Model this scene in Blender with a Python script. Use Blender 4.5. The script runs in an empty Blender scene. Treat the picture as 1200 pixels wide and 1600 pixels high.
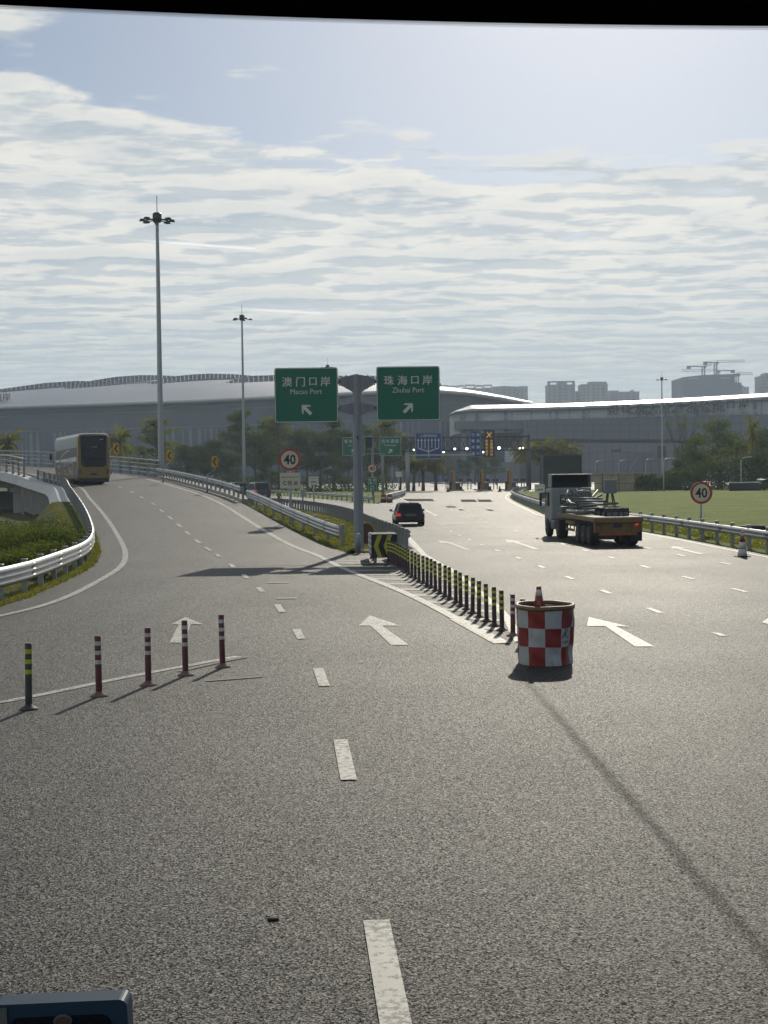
import bpy, math, random
from mathutils import Vector, Matrix, Euler
import numpy as np

R = math.radians
scn = bpy.context.scene
col = scn.collection

# ------------------------------------------------------------------ camera
FPX, CAMZ, HORY, ROLL = 2100.0, 2.9, 742.0, 0.012
_a = math.atan((800 - HORY) / FPX)
FWD = Vector((0, math.cos(_a), -math.sin(_a)))
UP0 = Vector((0, math.sin(_a), math.cos(_a)))
RT0 = Vector((1, 0, 0))
RT = RT0 * math.cos(ROLL) - UP0 * math.sin(ROLL)
UPV = UP0 * math.cos(ROLL) + RT0 * math.sin(ROLL)
EYE = Vector((0, 0, CAMZ))
cam = bpy.data.cameras.new("camera")
cam.sensor_fit = 'VERTICAL'
cam.sensor_height = 36.0
cam.lens = 36.0 * FPX / 1600.0
cam.clip_start = 0.05
cam.clip_end = 12000
camo = bpy.data.objects.new("camera", cam)
col.objects.link(camo)
camo.matrix_world = Matrix(((RT.x, UPV.x, -FWD.x, 0), (RT.y, UPV.y, -FWD.y, 0), (RT.z, UPV.z, -FWD.z, CAMZ), (0, 0, 0, 1)))
scn.camera = camo

# ------------------------------------------------------------------ light and sky
SUN_EL, SUN_AZ = R(30.5), R(10.0)        # azimuth clockwise from +Y (straight ahead)
SKY_STR, SUN_STR, EXPOSURE = 0.078, 3.8, -0.30
scn.view_settings.view_transform = 'Standard'
scn.view_settings.look = 'None'
scn.view_settings.exposure = EXPOSURE
scn.view_settings.gamma = 1.0
scn.view_settings.use_curve_mapping = False
scn.cycles.max_bounces = 6
scn.cycles.transparent_max_bounces = 8
scn.cycles.volume_bounces = 0
scn.cycles.caustics_reflective = False
scn.cycles.caustics_refractive = False
scn.cycles.sample_clamp_indirect = 4.0
sl = bpy.data.lights.new("sun", 'SUN')
sl.energy = SUN_STR
sl.angle = R(0.53)
sl.color = (1.0, 0.92, 0.77)
so = bpy.data.objects.new("sun", sl)
col.objects.link(so)
sdir = Vector((math.sin(SUN_AZ) * math.cos(SUN_EL), math.cos(SUN_AZ) * math.cos(SUN_EL), math.sin(SUN_EL)))
so.rotation_euler = (-sdir).to_track_quat('-Z', 'Y').to_euler()
so.location = (0, 0, 60)


class NT:
    """short-hand for building node trees"""
    def __init__(s, tree):
        s.t = tree
        s.n = tree.nodes
    def new(s, typ, **kw):
        n = s.n.new(typ)
        for k, v in kw.items():
            setattr(n, k, v)
        return n
    def link(s, a, b):
        s.t.links.new(a, b)
    def put(s, sock, v):
        if isinstance(v, bpy.types.NodeSocket):
            s.link(v, sock)
        elif v is not None:
            sock.default_value = v
    def math(s, op, a, b=None, c=None, clamp=False):
        n = s.new('ShaderNodeMath', operation=op, use_clamp=clamp)
        for i, v in enumerate((a, b, c)):
            s.put(n.inputs[i], v) if v is not None else None
        return n.outputs[0]
    def vmath(s, op, a, b=None):
        n = s.new('ShaderNodeVectorMath', operation=op)
        s.put(n.inputs[0], a)
        if b is not None:
            s.put(n.inputs[1], b)
        return n.outputs[0] if op not in ('LENGTH', 'DOT_PRODUCT') else n.outputs[1]
    def noise(s, vec, scale, detail=4, rough=0.55, dist=0.0, out='Fac'):
        n = s.new('ShaderNodeTexNoise')
        s.put(n.inputs['Vector'], vec)
        n.inputs['Scale'].default_value = scale
        n.inputs['Detail'].default_value = detail
        n.inputs['Roughness'].default_value = rough
        n.inputs['Distortion'].default_value = dist
        return n.outputs[out]
    def voronoi(s, vec, scale, out='Color', feature='F1'):
        n = s.new('ShaderNodeTexVoronoi', feature=feature)
        s.put(n.inputs['Vector'], vec)
        n.inputs['Scale'].default_value = scale
        return n.outputs[out]
    def ramp(s, fac, pts):
        n = s.new('ShaderNodeMapRange', interpolation_type='SMOOTHSTEP')
        s.put(n.inputs[0], fac)
        for i, v in enumerate(pts):
            n.inputs[i + 1].default_value = v
        return n.outputs[0]
    def lin(s, fac, pts):
        n = s.new('ShaderNodeMapRange')
        s.put(n.inputs[0], fac)
        for i, v in enumerate(pts):
            n.inputs[i + 1].default_value = v
        return n.outputs[0]
    def mix(s, fac, a, b, mode='MIX'):
        n = s.new('ShaderNodeMix', data_type='RGBA', blend_type=mode)
        s.put(n.inputs[0], fac)
        s.put(n.inputs[6], a if not isinstance(a, tuple) else (*a[:3], 1))
        s.put(n.inputs[7], b if not isinstance(b, tuple) else (*b[:3], 1))
        return n.outputs[2]
    def sep(s, v):
        n = s.new('ShaderNodeSeparateXYZ')
        s.put(n.inputs[0], v)
        return n.outputs
    def comb(s, x, y, z):
        n = s.new('ShaderNodeCombineXYZ')
        for i, v in enumerate((x, y, z)):
            s.put(n.inputs[i], v)
        return n.outputs[0]


# ------------------------------------------------------------------ picture -> place
def ray(px, py):
    return FWD + RT * ((px - 600) / FPX) + UPV * (-(py - 800) / FPX)
def P(px, py, z=0.0):
    d = ray(px, py)
    t = (z - CAMZ) / d.z
    return EYE + d * t
def AT(px, py, dist):
    d = ray(px, py)
    return EYE + d * (dist / d.y)
def XD(px, dist, py=742):
    return AT(px, py, dist).x



def build_world():
    w = bpy.data.worlds.new("World")
    scn.world = w
    w.use_nodes = True
    k = NT(w.node_tree)
    k.n.clear()
    out = k.new('ShaderNodeOutputWorld')
    sky = k.new('ShaderNodeTexSky', sky_type='NISHITA')
    sky.sun_disc = False
    sky.sun_elevation = SUN_EL
    sky.sun_rotation = SUN_AZ
    sky.air_density = 1.0
    sky.dust_density = 0.95
    sky.ozone_density = 3.5
    bg = k.new('ShaderNodeBackground')
    k.link(sky.outputs[0], bg.inputs[0])
    bg.inputs[1].default_value = SKY_STR
    d = k.new('ShaderNodeTexCoord').outputs['Generated']
    x, y, z = k.sep(d)
    zz = k.math('ADD', k.math('MAXIMUM', z, 0.0), 0.035)
    u = k.math('DIVIDE', x, zz)
    v = k.math('DIVIDE', y, zz)
    p = k.comb(u, v, 0.0)
    big_ = k.noise(k.vmath('ADD', p, (3.1, 0.4, 0)), 0.75, 4, 0.55)
    rip = k.noise(k.vmath('MULTIPLY', p, (0.75, 1.15, 1)), 2.7, 10, 0.60, 0.2)
    n1 = k.math('ADD', k.math('MULTIPLY', rip, 0.60), k.math('MULTIPLY', big_, 0.40))
    n2 = k.noise(k.vmath('ADD', p, (7.3, 2.1, 0)), 0.42, 4, 0.5)
    # altocumulus deck lies between ~4 and ~14 degrees above the horizon, ragged towards the zenith
    el = k.math('ARCSINE', z)
    el = k.math('MULTIPLY', el, 57.2958)
    edge = k.math('ADD', el, k.math('MULTIPLY', k.math('SUBTRACT', n2, 0.5), 9.0))
    az = k.math('ARCTAN2', x, y)
    edge = k.math('ADD', edge, k.math('MULTIPLY', az, 4.0))
    hi = k.ramp(edge, (11.5, 15.5, 0.15, -0.105))
    lo = k.math('ADD', k.ramp(el, (1.5, 7.0, -0.07, 0.0)), k.math('MULTIPLY', k.ramp(el, (6.5, 9.5, 0.0, 1.0)), 0.035))
    left = k.math('MULTIPLY', k.ramp(az, (-0.30, -0.16, 0.10, 0.0)), k.ramp(el, (13.0, 15.0, 0, 1)))
    s = k.math('ADD', k.math('ADD', k.math('ADD', n1, hi), lo), left)
    fine = k.noise(k.vmath('MULTIPLY', p, (0.95, 0.95, 1)), 2.4, 10, 0.6, 0.3)
    mixf = k.math('ADD', k.math('MULTIPLY', rip, 0.45), k.math('MULTIPLY', fine, 0.55))
    rip_s = k.noise(k.vmath('MULTIPLY', k.vmath('ADD', p, (-0.03, -0.13, 0)), (0.75, 1.15, 1)), 2.7, 10, 0.60, 0.2)
    fine_s = k.noise(k.vmath('MULTIPLY', k.vmath('ADD', p, (-0.03, -0.11, 0)), (0.95, 0.95, 1)), 2.4, 10, 0.6, 0.3)
    slope = k.math('ADD', k.math('SUBTRACT', rip, rip_s), k.math('MULTIPLY', k.math('SUBTRACT', fine, fine_s), 0.7))
    shade = k.math('ADD', k.math('MULTIPLY', k.ramp(slope, (-0.10, 0.075, 1.0, 0.0)), 0.75), k.math('MULTIPLY', k.ramp(mixf, (0.44, 0.60, 0.0, 1.0)), 0.35))
    thick = k.math('MULTIPLY', k.math('MINIMUM', shade, 1.0), k.ramp(s, (0.46, 0.55, 0.25, 1.0)))
    thick = k.math('MINIMUM', k.math('ADD', thick, k.ramp(el, (3.0, 8.5, 0.5, 0.0))), 1.0)
    cov = k.ramp(k.math('ADD', s, k.math('MULTIPLY', k.math('SUBTRACT', fine, 0.5), 0.30)), (0.492, 0.580, 0.0, 1.0))
    cc = k.mix(thick, (1.0, 0.95, 0.84), (0.47, 0.535, 0.58))
    cb = k.new('ShaderNodeBackground')
    k.link(cc, cb.inputs[0])
    cb.inputs[1].default_value = 1.27
    m = k.new('ShaderNodeMixShader')
    k.link(k.math('MULTIPLY', cov, 0.86), m.inputs[0])
    k.link(bg.outputs[0], m.inputs[1])
    k.link(cb.outputs[0], m.inputs[2])
    # pale band of thick air low over the horizon
    hb = k.new('ShaderNodeBackground')
    hb.inputs[0].default_value = (0.50, 0.575, 0.615, 1)
    hb.inputs[1].default_value = 1.3
    tr = 0.0
    for (xa, ya, xb, yb) in ((170, 371, 402, 389), (320, 478, 512, 490.5)):
        ra, rb_ = ray(xa, ya).normalized(), ray(xb, yb).normalized()
        a0, a1 = math.atan2(ra.x, ra.y), math.atan2(rb_.x, rb_.y)
        e0, e1 = math.degrees(math.asin(ra.z)), math.degrees(math.asin(rb_.z))
        ln = k.lin(az, (a0, a1, e0, e1))
        dl = k.math('ABSOLUTE', k.math('SUBTRACT', el, ln))
        w_ = k.math('MULTIPLY', k.ramp(dl, (0.01, 0.075, 1.0, 0.0)), k.math('MULTIPLY', k.ramp(az, (a0, a0 + (a1 - a0) * .6, 0.0, 1.0)), k.ramp(az, (a1 - .004, a1, 1.0, 0.0))))
        w_ = k.math('MULTIPLY', w_, k.lin(k.noise(k.comb(az, el, 0.0), 260.0, 2, 0.6), (0.35, 0.6, 0.25, 1.0)))
        tr = k.math('ADD', w_, tr)
    tb = k.new('ShaderNodeBackground')
    tb.inputs[0].default_value = (1.0, 0.99, 0.95, 1)
    tb.inputs[1].default_value = 1.5
    m3 = k.new('ShaderNodeMixShader')
    k.link(tr, m3.inputs[0])
    k.link(m.outputs[0], m3.inputs[1])
    k.link(tb.outputs[0], m3.inputs[2])
    m = m3
    m2 = k.new('ShaderNodeMixShader')
    k.link(k.ramp(el, (0.5, 9.0, 0.80, 0.16)), m2.inputs[0])
    k.link(m.outputs[0], m2.inputs[1])
    k.link(hb.outputs[0], m2.inputs[2])
    k.link(m2.outputs[0], out.inputs[0])


build_world()


# ------------------------------------------------------------------ mesh building
class MB:
    def __init__(s):
        s.v, s.f, s.m, s.sm = [], [], [], []
    def add(s, vs, fs, m=0, smooth=False, M=None):
        b = len(s.v)
        if M is not None:
            vs = [tuple(M @ Vector(v)) for v in vs]
        s.v.extend([tuple(v) for v in vs])
        for f in fs:
            s.f.append(tuple(i + b for i in f))
            s.m.append(m)
            s.sm.append(smooth)
        return s
    def box(s, c, size, m=0, M=None, rz=0.0, taper=None):
        x, y, z = (q / 2 for q in size)
        tx, ty = taper if taper else (1, 1)
        vs = [(-x, -y, -z), (x, -y, -z), (x, y, -z), (-x, y, -z), (-x * tx, -y * ty, z), (x * tx, -y * ty, z), (x * tx, y * ty, z), (-x * tx, y * ty, z)]
        if rz:
            q = Matrix.Rotation(rz, 3, 'Z')
            vs = [q @ Vector(v) for v in vs]
        vs = [(v[0] + c[0], v[1] + c[1], v[2] + c[2]) for v in vs]
        return s.add(vs, [(0, 3, 2, 1), (4, 5, 6, 7), (0, 1, 5, 4), (1, 2, 6, 5), (2, 3, 7, 6), (3, 0, 4, 7)], m, False, M)
    def bar(s, p, q, w, h=None, m=0):
        p, q = Vector(p), Vector(q)
        h = h or w
        d = q - p
        L = d.length
        if L < 1e-6:
            return s
        qn = d.to_track_quat('Y', 'Z')
        M = Matrix.Translation((p + q) / 2) @ qn.to_matrix().to_4x4()
        return s.box((0, 0, 0), (w, L, h), m, M)
    def tube(s, pts, r, n=8, m=0, cap=True, smooth=True):
        pts = [Vector(p) for p in pts]
        rr = r if isinstance(r, (list, tuple)) else [r] * len(pts)
        vs, fs = [], []
        for i, p in enumerate(pts):
            a = pts[max(0, i - 1)]
            b = pts[min(len(pts) - 1, i + 1)]
            t = (b - a).normalized()
            ref = Vector((0, 0, 1)) if abs(t.z) < 0.95 else Vector((1, 0, 0))
            u = t.cross(ref).normalized()
            w = t.cross(u)
            for k in range(n):
                an = 2 * math.pi * k / n
                vs.append(p + (u * math.cos(an) + w * math.sin(an)) * rr[i])
        for i in range(len(pts) - 1):
            for k in range(n):
                k2 = (k + 1) % n
                fs.append((i * n + k, i * n + k2, (i + 1) * n + k2, (i + 1) * n + k))
        s.add(vs, fs, m, smooth)
        if cap:
            b = len(s.v) - len(vs)
            s.f.append(tuple(b + k for k in range(n))[::-1]); s.m.append(m); s.sm.append(False)
            s.f.append(tuple(b + (len(pts) - 1) * n + k for k in range(n))); s.m.append(m); s.sm.append(False)
        return s
    def lathe(s, prof, n=24, c=(0, 0, 0), m=0, smooth=True, M=None, cap=True):
        vs, fs = [], []
        for (r, z) in prof:
            for k in range(n):
                an = 2 * math.pi * k / n
                vs.append((c[0] + r * math.cos(an), c[1] + r * math.sin(an), c[2] + z))
        for i in range(len(prof) - 1):
            for k in range(n):
                k2 = (k + 1) % n
                fs.append((i * n + k, i * n + k2, (i + 1) * n + k2, (i + 1) * n + k))
        s.add(vs, fs, m, smooth, M)
        if cap:
            b = len(s.v) - len(vs)
            s.f.append(tuple(b + k for k in range(n))[::-1]); s.m.append(m); s.sm.append(False)
            s.f.append(tuple(b + (len(prof) - 1) * n + k for k in range(n))); s.m.append(m); s.sm.append(False)
        return s
    def prism(s, poly, d0, d1, plane='xz', m=0, M=None):
        """polygon (counter-clockwise seen from -Y for xz) extruded between d0 and d1 along the remaining axis"""
        def pt(a, b, d):
            return {'xz': (a, d, b), 'xy': (a, b, d), 'yz': (d, a, b)}[plane]
        n = len(poly)
        vs = [pt(a, b, d0) for a, b in poly] + [pt(a, b, d1) for a, b in poly]
        fs = [tuple(range(n)), tuple(range(2 * n - 1, n - 1, -1))]
        fs += [(i, i + n, (i + 1) % n + n, (i + 1) % n) for i in range(n)]
        return s.add(vs, fs, m, False, M)
    def poly(s, pts, m=0):
        return s.add(pts, [tuple(range(len(pts)))], m)
    def sweep(s, prof, path, m=0, smooth=True, closed=True, zs=None):
        """profile of (u, z): u to the right of the path's heading, z up"""
        path = [Vector(p) for p in path]
        n = len(prof)
        vs, fs = [], []
        for i, p in enumerate(path):
            a = path[max(0, i - 1)]
            b = path[min(len(path) - 1, i + 1)]
            t = Vector((b.x - a.x, b.y - a.y, 0)).normalized()
            r = Vector((t.y, -t.x, 0))
            for (u, z) in prof:
                vs.append(p + r * u + Vector((0, 0, z)))
        for i in range(len(path) - 1):
            for k in range(n if closed else n - 1):
                k2 = (k + 1) % n
                fs.append((i * n + k, i * n + k2, (i + 1) * n + k2, (i + 1) * n + k))
        if closed:
            fs.append(tuple(range(n))[::-1])
            fs.append(tuple((len(path) - 1) * n + k for k in range(n)))
        return s.add(vs, fs, m, smooth)
    def loft(s, A, B, m=0, cols=1, fn=None, smooth=True):
        """sheet between two polylines of equal length"""
        n = len(A)
        vs, fs = [], []
        for i in range(n):
            a, b = Vector(A[i]), Vector(B[i])
            for j in range(cols + 1):
                t = j / cols
                p = a.lerp(b, t)
                if fn:
                    p = fn(p, t, i)
                vs.append(p)
        w = cols + 1
        for i in range(n - 1):
            for j in range(cols):
                fs.append((i * w + j, i * w + j + 1, (i + 1) * w + j + 1, (i + 1) * w + j))
        return s.add(vs, fs, m, smooth)
    def text(s, string, c, height, m=0, M=None, bold=0.0, width=None, axis='xz', thick=0.0):
        """flat lettering centred on c, read from -Y"""
        cjk = any(ord(ch) > 0x2e80 for ch in string)
        vs, fs, w, h = text_geo(string, 0.0 if cjk else bold * .6)
        if cjk and bold:
            e = bold * .8
            k_ = height / h
            for j, (dx, dy) in enumerate(((-e, 0), (e, 0), (0, e * .6))):
                s.text(string, (c[0] + dx * height, c[1] - .0006 * (j + 1) * (height / .3 if axis == 'xz' else 0), c[2] + dy * height), height, m, M, 0.0, width, axis, thick)
        sc = height / h
        sx = (width / w) if width else sc
        if axis == 'xz':
            pts = [(c[0] + x * sx, c[1], c[2] + y * sc) for x, y in vs]
        else:
            pts = [(c[0] + x * sx, c[1] + y * sc, c[2]) for x, y in vs]
        if thick:
            n = len(pts)
            back = [(p[0], p[1] + thick, p[2]) for p in pts]
            edges = {}
            for f in fs:
                for i in range(len(f)):
                    e = (f[i], f[(i + 1) % len(f)])
                    edges[e] = 1
            sides = [(a, a + n, b + n, b) for (a, b) in edges if (b, a) not in edges]
            return s.add(pts + back, list(fs) + [tuple(i + n for i in f[::-1]) for f in fs] + sides, m, False, M)
        return s.add(pts, fs, m, False, M)
    def build(s, name, mats, parent=None, loc=None, rz=0.0, bevel=0.0, seg=2, label=None):
        me = bpy.data.meshes.new(name)
        me.from_pydata(s.v, [], s.f)
        if not isinstance(mats, (list, tuple)):
            mats = [mats]
        for mt in mats:
            me.materials.append(mt)
        me.polygons.foreach_set('material_index', s.m)
        me.polygons.foreach_set('use_smooth', s.sm)
        me.update()
        o = bpy.data.objects.new(name, me)
        col.objects.link(o)
        if parent is not None:
            o.parent = parent
        if loc is not None:
            o.location = loc
        if rz:
            o.rotation_euler.z = rz
        if bevel:
            b = o.modifiers.new('bevel', 'BEVEL')
            b.width = bevel
            b.segments = seg
            b.limit_method = 'ANGLE'
            b.angle_limit = R(40)
        if label:
            o['label'] = label
        return o


_tc = {}
def text_geo(string, bold):
    key = (string, bold)
    if key in _tc:
        return _tc[key]
    cu = bpy.data.curves.new('lettering', 'FONT')
    cu.body = string
    cu.size = 1.0
    cu.resolution_u = 2
    cu.fill_mode = 'FRONT'
    cu.offset = bold
    ob = bpy.data.objects.new('lettering', cu)
    col.objects.link(ob)
    dg = bpy.context.evaluated_depsgraph_get()
    me = bpy.data.meshes.new_from_object(ob.evaluated_get(dg))
    vs = [(v.co.x, v.co.y) for v in me.vertices]
    fs = [tuple(p.vertices) for p in me.polygons]
    # faces should look towards -Y once laid in xz: keep orientation as is
    bpy.data.objects.remove(ob)
    bpy.data.curves.remove(cu)
    bpy.data.meshes.remove(me)
    xs = [v[0] for v in vs]
    ys = [v[1] for v in vs]
    cx, cy = (min(xs) + max(xs)) / 2, (min(ys) + max(ys)) / 2
    vs = [(x - cx, y - cy) for x, y in vs]
    _tc[key] = (vs, fs, max(xs) - min(xs), max(ys) - min(ys))
    return _tc[key]


def tag(o, label, cat, group=None, kind=None):
    o['label'] = label
    o['category'] = cat
    if group:
        o['group'] = group
    if kind:
        o['kind'] = kind
    return o
def thing(name, label, cat, loc=(0, 0, 0), rz=0.0, group=None, scale=1.0):
    o = bpy.data.objects.new(name, None)
    o.empty_display_size = 0.3
    col.objects.link(o)
    o.location = loc
    o.rotation_euler = (0, 0, rz)
    o.scale = (scale,) * 3
    return tag(o, label, cat, group)
def struct(mb, name, mats, label=None):
    o = mb.build(name, mats)
    o['kind'] = 'structure'
    if label:
        o['label'] = label
    return o
def copy_tree(o, parent=None):
    c = o.copy()
    col.objects.link(c)
    c.parent = parent
    for ch in list(o.children):
        copy_tree(ch, c)
    return c
def place(o, loc, rz=0.0, label=None, scale=None, group=None):
    o.location = loc
    o.rotation_euler.z = rz
    if label:
        o['label'] = label
    if scale is not None:
        o.scale = (scale,) * 3 if not isinstance(scale, tuple) else scale
    if group:
        o['group'] = group
    return o


# ------------------------------------------------------------------ materials
_M = {}
def M(name, c=None, rough=0.6, metal=0.0, var=0.12, scale=6.0, bump=0.0, bscale=40.0, spec=0.5, dirt=0.0, dirtc=(0.10, 0.085, 0.06), coat=0.0, emit=None, alpha=None):
    if name in _M:
        return _M[name]
    m = bpy.data.materials.new(name)
    m.use_nodes = True
    k = NT(m.node_tree)
    b = m.node_tree.nodes['Principled BSDF']
    tc = k.new('ShaderNodeTexCoord').outputs['Object']
    n = k.noise(tc, scale, 5, 0.6)
    f = k.lin(n, (0.25, 0.75, 1 - var, 1 + var))
    colr = k.mix(1.0, c, k.comb(f, f, f), 'MULTIPLY')
    if dirt:
        dn = k.noise(k.vmath('MULTIPLY', tc, (1, 1, 0.35)), scale * 1.7, 6, 0.7)
        colr = k.mix(k.math('MULTIPLY', k.ramp(dn, (0.5, 0.75, 0, 1)), dirt), colr, dirtc)
    k.link(colr, b.inputs['Base Color'])
    k.link(k.lin(n, (0.2, 0.8, max(0.02, rough - 0.08), min(1, rough + 0.08))), b.inputs['Roughness'])
    b.inputs['Metallic'].default_value = metal
    b.inputs['Specular IOR Level'].default_value = spec
    b.inputs['Coat Weight'].default_value = coat
    if emit:
        b.inputs['Emission Color'].default_value = (*emit[0], 1)
        b.inputs['Emission Strength'].default_value = emit[1]
    if bump:
        bn = k.new('ShaderNodeBump')
        bn.inputs['Strength'].default_value = bump
        bn.inputs['Distance'].default_value = 0.02
        k.link(k.noise(tc, bscale, 5, 0.6), bn.inputs['Height'])
        k.link(bn.outputs[0], b.inputs['Normal'])
    _M[name] = m
    return m


def asphalt_mat():
    m = bpy.data.materials.new('asphalt')
    m.use_nodes = True
    k = NT(m.node_tree)
    b = m.node_tree.nodes['Principled BSDF']
    pos = k.new('ShaderNodeNewGeometry').outputs['Position']
    x, y, z = k.sep(pos)
    v = k.voronoi(pos, 84.0, 'Color')
    vr = k.sep(v)[0]
    g = k.noise(pos, 140.0, 3, 0.6)
    big = k.noise(pos, 0.22, 5, 0.55)
    mid = k.noise(k.vmath('MULTIPLY', pos, (1.0, 0.09, 1.0)), 1.5, 5, 0.6)
    stone = k.math('POWER', vr, 4.0)
    s = k.math('ADD', k.math('MULTIPLY', stone, 4.2), k.math('MULTIPLY', g, 0.55))
    f = k.math('MULTIPLY', s, k.lin(big, (0.3, 0.7, 0.82, 1.15)))
    f = k.math('MULTIPLY', f, k.lin(mid, (0.3, 0.7, 0.78, 1.2)))
    # paving joint that runs on from the gore tip towards the bus, and tyre-worn bands along the lanes
    wob = k.math('MULTIPLY', k.math('SUBTRACT', k.noise(pos, 0.9, 4, 0.6), 0.5), 0.10)
    seam = k.math('ABSOLUTE', k.math('SUBTRACT', k.math('ADD', x, wob), k.lin(y, (7.0, 22.0, 2.28, 1.86))))
    seamf = k.math('MULTIPLY', k.ramp(seam, (0.01, 0.10, 1.0, 0.0)), k.ramp(y, (13.0, 24.0, 1.0, 0.0)))
    f = k.math('MULTIPLY', f, k.math('SUBTRACT', 1.0, k.math('MULTIPLY', k.math('MULTIPLY', seamf, k.lin(k.noise(pos, 3.0, 6, 0.75), (0.35, 0.62, 0.0, 1.0))), 0.30)))
    rgt = k.ramp(x, (1.8, 2.6, 0.0, 1.0))
    f = k.math('MULTIPLY', f, k.math('ADD', 1.0, k.math('MULTIPLY', rgt, 0.14)))
    st = k.ramp(k.noise(k.vmath('MULTIPLY', pos, (1.0, 0.22, 1.0)), 0.8, 6, 0.65), (0.56, 0.74, 0.0, 0.30))
    f = k.math('MULTIPLY', f, k.math('SUBTRACT', 1.0, st))
    c = k.mix(1.0, (0.028, 0.0268, 0.023), k.comb(f, f, f), 'MULTIPLY')
    c = k.mix(k.math('MULTIPLY', k.ramp(k.noise(pos, 210.0, 1, 0.5), (0.62, 0.78, 0, 1)), 0.22), c, (0.33, 0.31, 0.27))
    k.link(c, b.inputs['Base Color'])
    k.link(k.math('ADD', k.lin(big, (0.3, 0.7, 0.53, 0.59)), k.math('MULTIPLY', seamf, 0.12)), b.inputs['Roughness'])
    k.link(k.lin(vr, (0.0, 1.0, 0.0, 0.42)), b.inputs['Specular IOR Level'])
    bn = k.new('ShaderNodeBump')
    bn.inputs['Strength'].default_value = 0.7
    bn.inputs['Distance'].default_value = 0.006
    k.link(k.math('ADD', k.voronoi(pos, 84.0, 'Distance'), g), bn.inputs['Height'])
    gn = k.new('ShaderNodeNewGeometry').outputs['Normal']
    tilt = k.vmath('MULTIPLY', k.vmath('SUBTRACT', v, (0.5, 0.5, 0.5)), (0.48, 0.48, 0.0))
    k.link(k.vmath('NORMALIZE', k.vmath('ADD', gn, tilt)), bn.inputs['Normal'])
    k.link(bn.outputs[0], b.inputs['Normal'])
    return m


def paint_mat(name='road_paint', wear=0.62, c=(0.62, 0.60, 0.54)):
    m = bpy.data.materials.new(name)
    m.use_nodes = True
    k = NT(m.node_tree)
    b = m.node_tree.nodes['Principled BSDF']
    pos = k.new('ShaderNodeNewGeometry').outputs['Position']
    n = k.noise(pos, 16.0, 7, 0.75)
    n2 = k.noise(pos, 1.1, 4, 0.6)
    s = k.math('ADD', n, k.math('MULTIPLY', n2, 0.35))
    w = k.ramp(s, (wear + 0.06, wear + 0.22, 0.0, 0.9))
    cc = k.mix(1.0, c, k.lin(n2, (0.3, 0.7, 0.85, 1.1)), 'MULTIPLY')
    k.link(k.mix(w, cc, (0.06, 0.057, 0.05)), b.inputs['Base Color'])
    b.inputs['Specular IOR Level'].default_value = 0.25
    b.inputs['Roughness'].default_value = 0.55
    bn = k.new('ShaderNodeBump')
    bn.inputs['Strength'].default_value = 0.4
    bn.inputs['Distance'].default_value = 0.004
    k.link(k.noise(pos, 120.0, 3, 0.6), bn.inputs['Height'])
    k.link(bn.outputs[0], b.inputs['Normal'])
    return m


def grass_mat(name, c1, c2, c3):
    m = bpy.data.materials.new(name)
    m.use_nodes = True
    k = NT(m.node_tree)
    b = m.node_tree.nodes['Principled BSDF']
    pos = k.new('ShaderNodeNewGeometry').outputs['Position']
    n = k.noise(pos, 0.35, 7, 0.65)
    n2 = k.noise(k.vmath('MULTIPLY', pos, (1, 1, 1)), 9.0, 5, 0.7)
    n3 = k.noise(k.vmath('MULTIPLY', pos, (0.25, 1.0, 1.0)), 1.3, 6, 0.7)
    c = k.mix(k.ramp(k.math('ADD', k.math('MULTIPLY', n, .55), k.math('MULTIPLY', n3, .45)), (0.40, 0.60, 0, 1)), c1, c2)
    c = k.mix(k.math('MULTIPLY', k.ramp(n2, (0.45, 0.75, 0, 1)), 0.7), c, c3)
    k.link(c, b.inputs['Base Color'])
    b.inputs['Roughness'].default_value = 0.85
    b.inputs['Specular IOR Level'].default_value = 0.15
    bn = k.new('ShaderNodeBump')
    bn.inputs['Strength'].default_value = 0.9
    bn.inputs['Distance'].default_value = 0.3
    k.link(k.math('ADD', n2, k.math('MULTIPLY', k.noise(pos, 1.8, 4, 0.6), 2.0)), bn.inputs['Height'])
    k.link(bn.outputs[0], b.inputs['Normal'])
    return m


def leaf_mat(name, c1, c2, trans=0.35):
    m = bpy.data.materials.new(name)
    m.use_nodes = True
    k = NT(m.node_tree)
    b = m.node_tree.nodes['Principled BSDF']
    out = m.node_tree.nodes['Material Output']
    pos = k.new('ShaderNodeNewGeometry').outputs['Position']
    n = k.noise(pos, 0.55, 4, 0.6)
    wn = k.noise(pos, 7.0, 2, 0.6)
    c = k.mix(k.ramp(k.math('ADD', k.math('MULTIPLY', n, 0.6), k.math('MULTIPLY', wn, 0.4)), (0.36, 0.64, 0, 1)), c1, c2)
    k.link(c, b.inputs['Base Color'])
    b.inputs['Roughness'].default_value = 0.75
    b.inputs['Specular IOR Level'].default_value = 0.12
    tr = k.new('ShaderNodeBsdfTranslucent')
    k.link(k.mix(1.0, c, (1.5, 1.45, 0.55), 'MULTIPLY'), tr.inputs[0])
    mx = k.new('ShaderNodeMixShader')
    mx.inputs[0].default_value = trans
    k.link(b.outputs[0], mx.inputs[1])
    k.link(tr.outputs[0], mx.inputs[2])
    k.link(mx.outputs[0], out.inputs[0])
    return m


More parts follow.
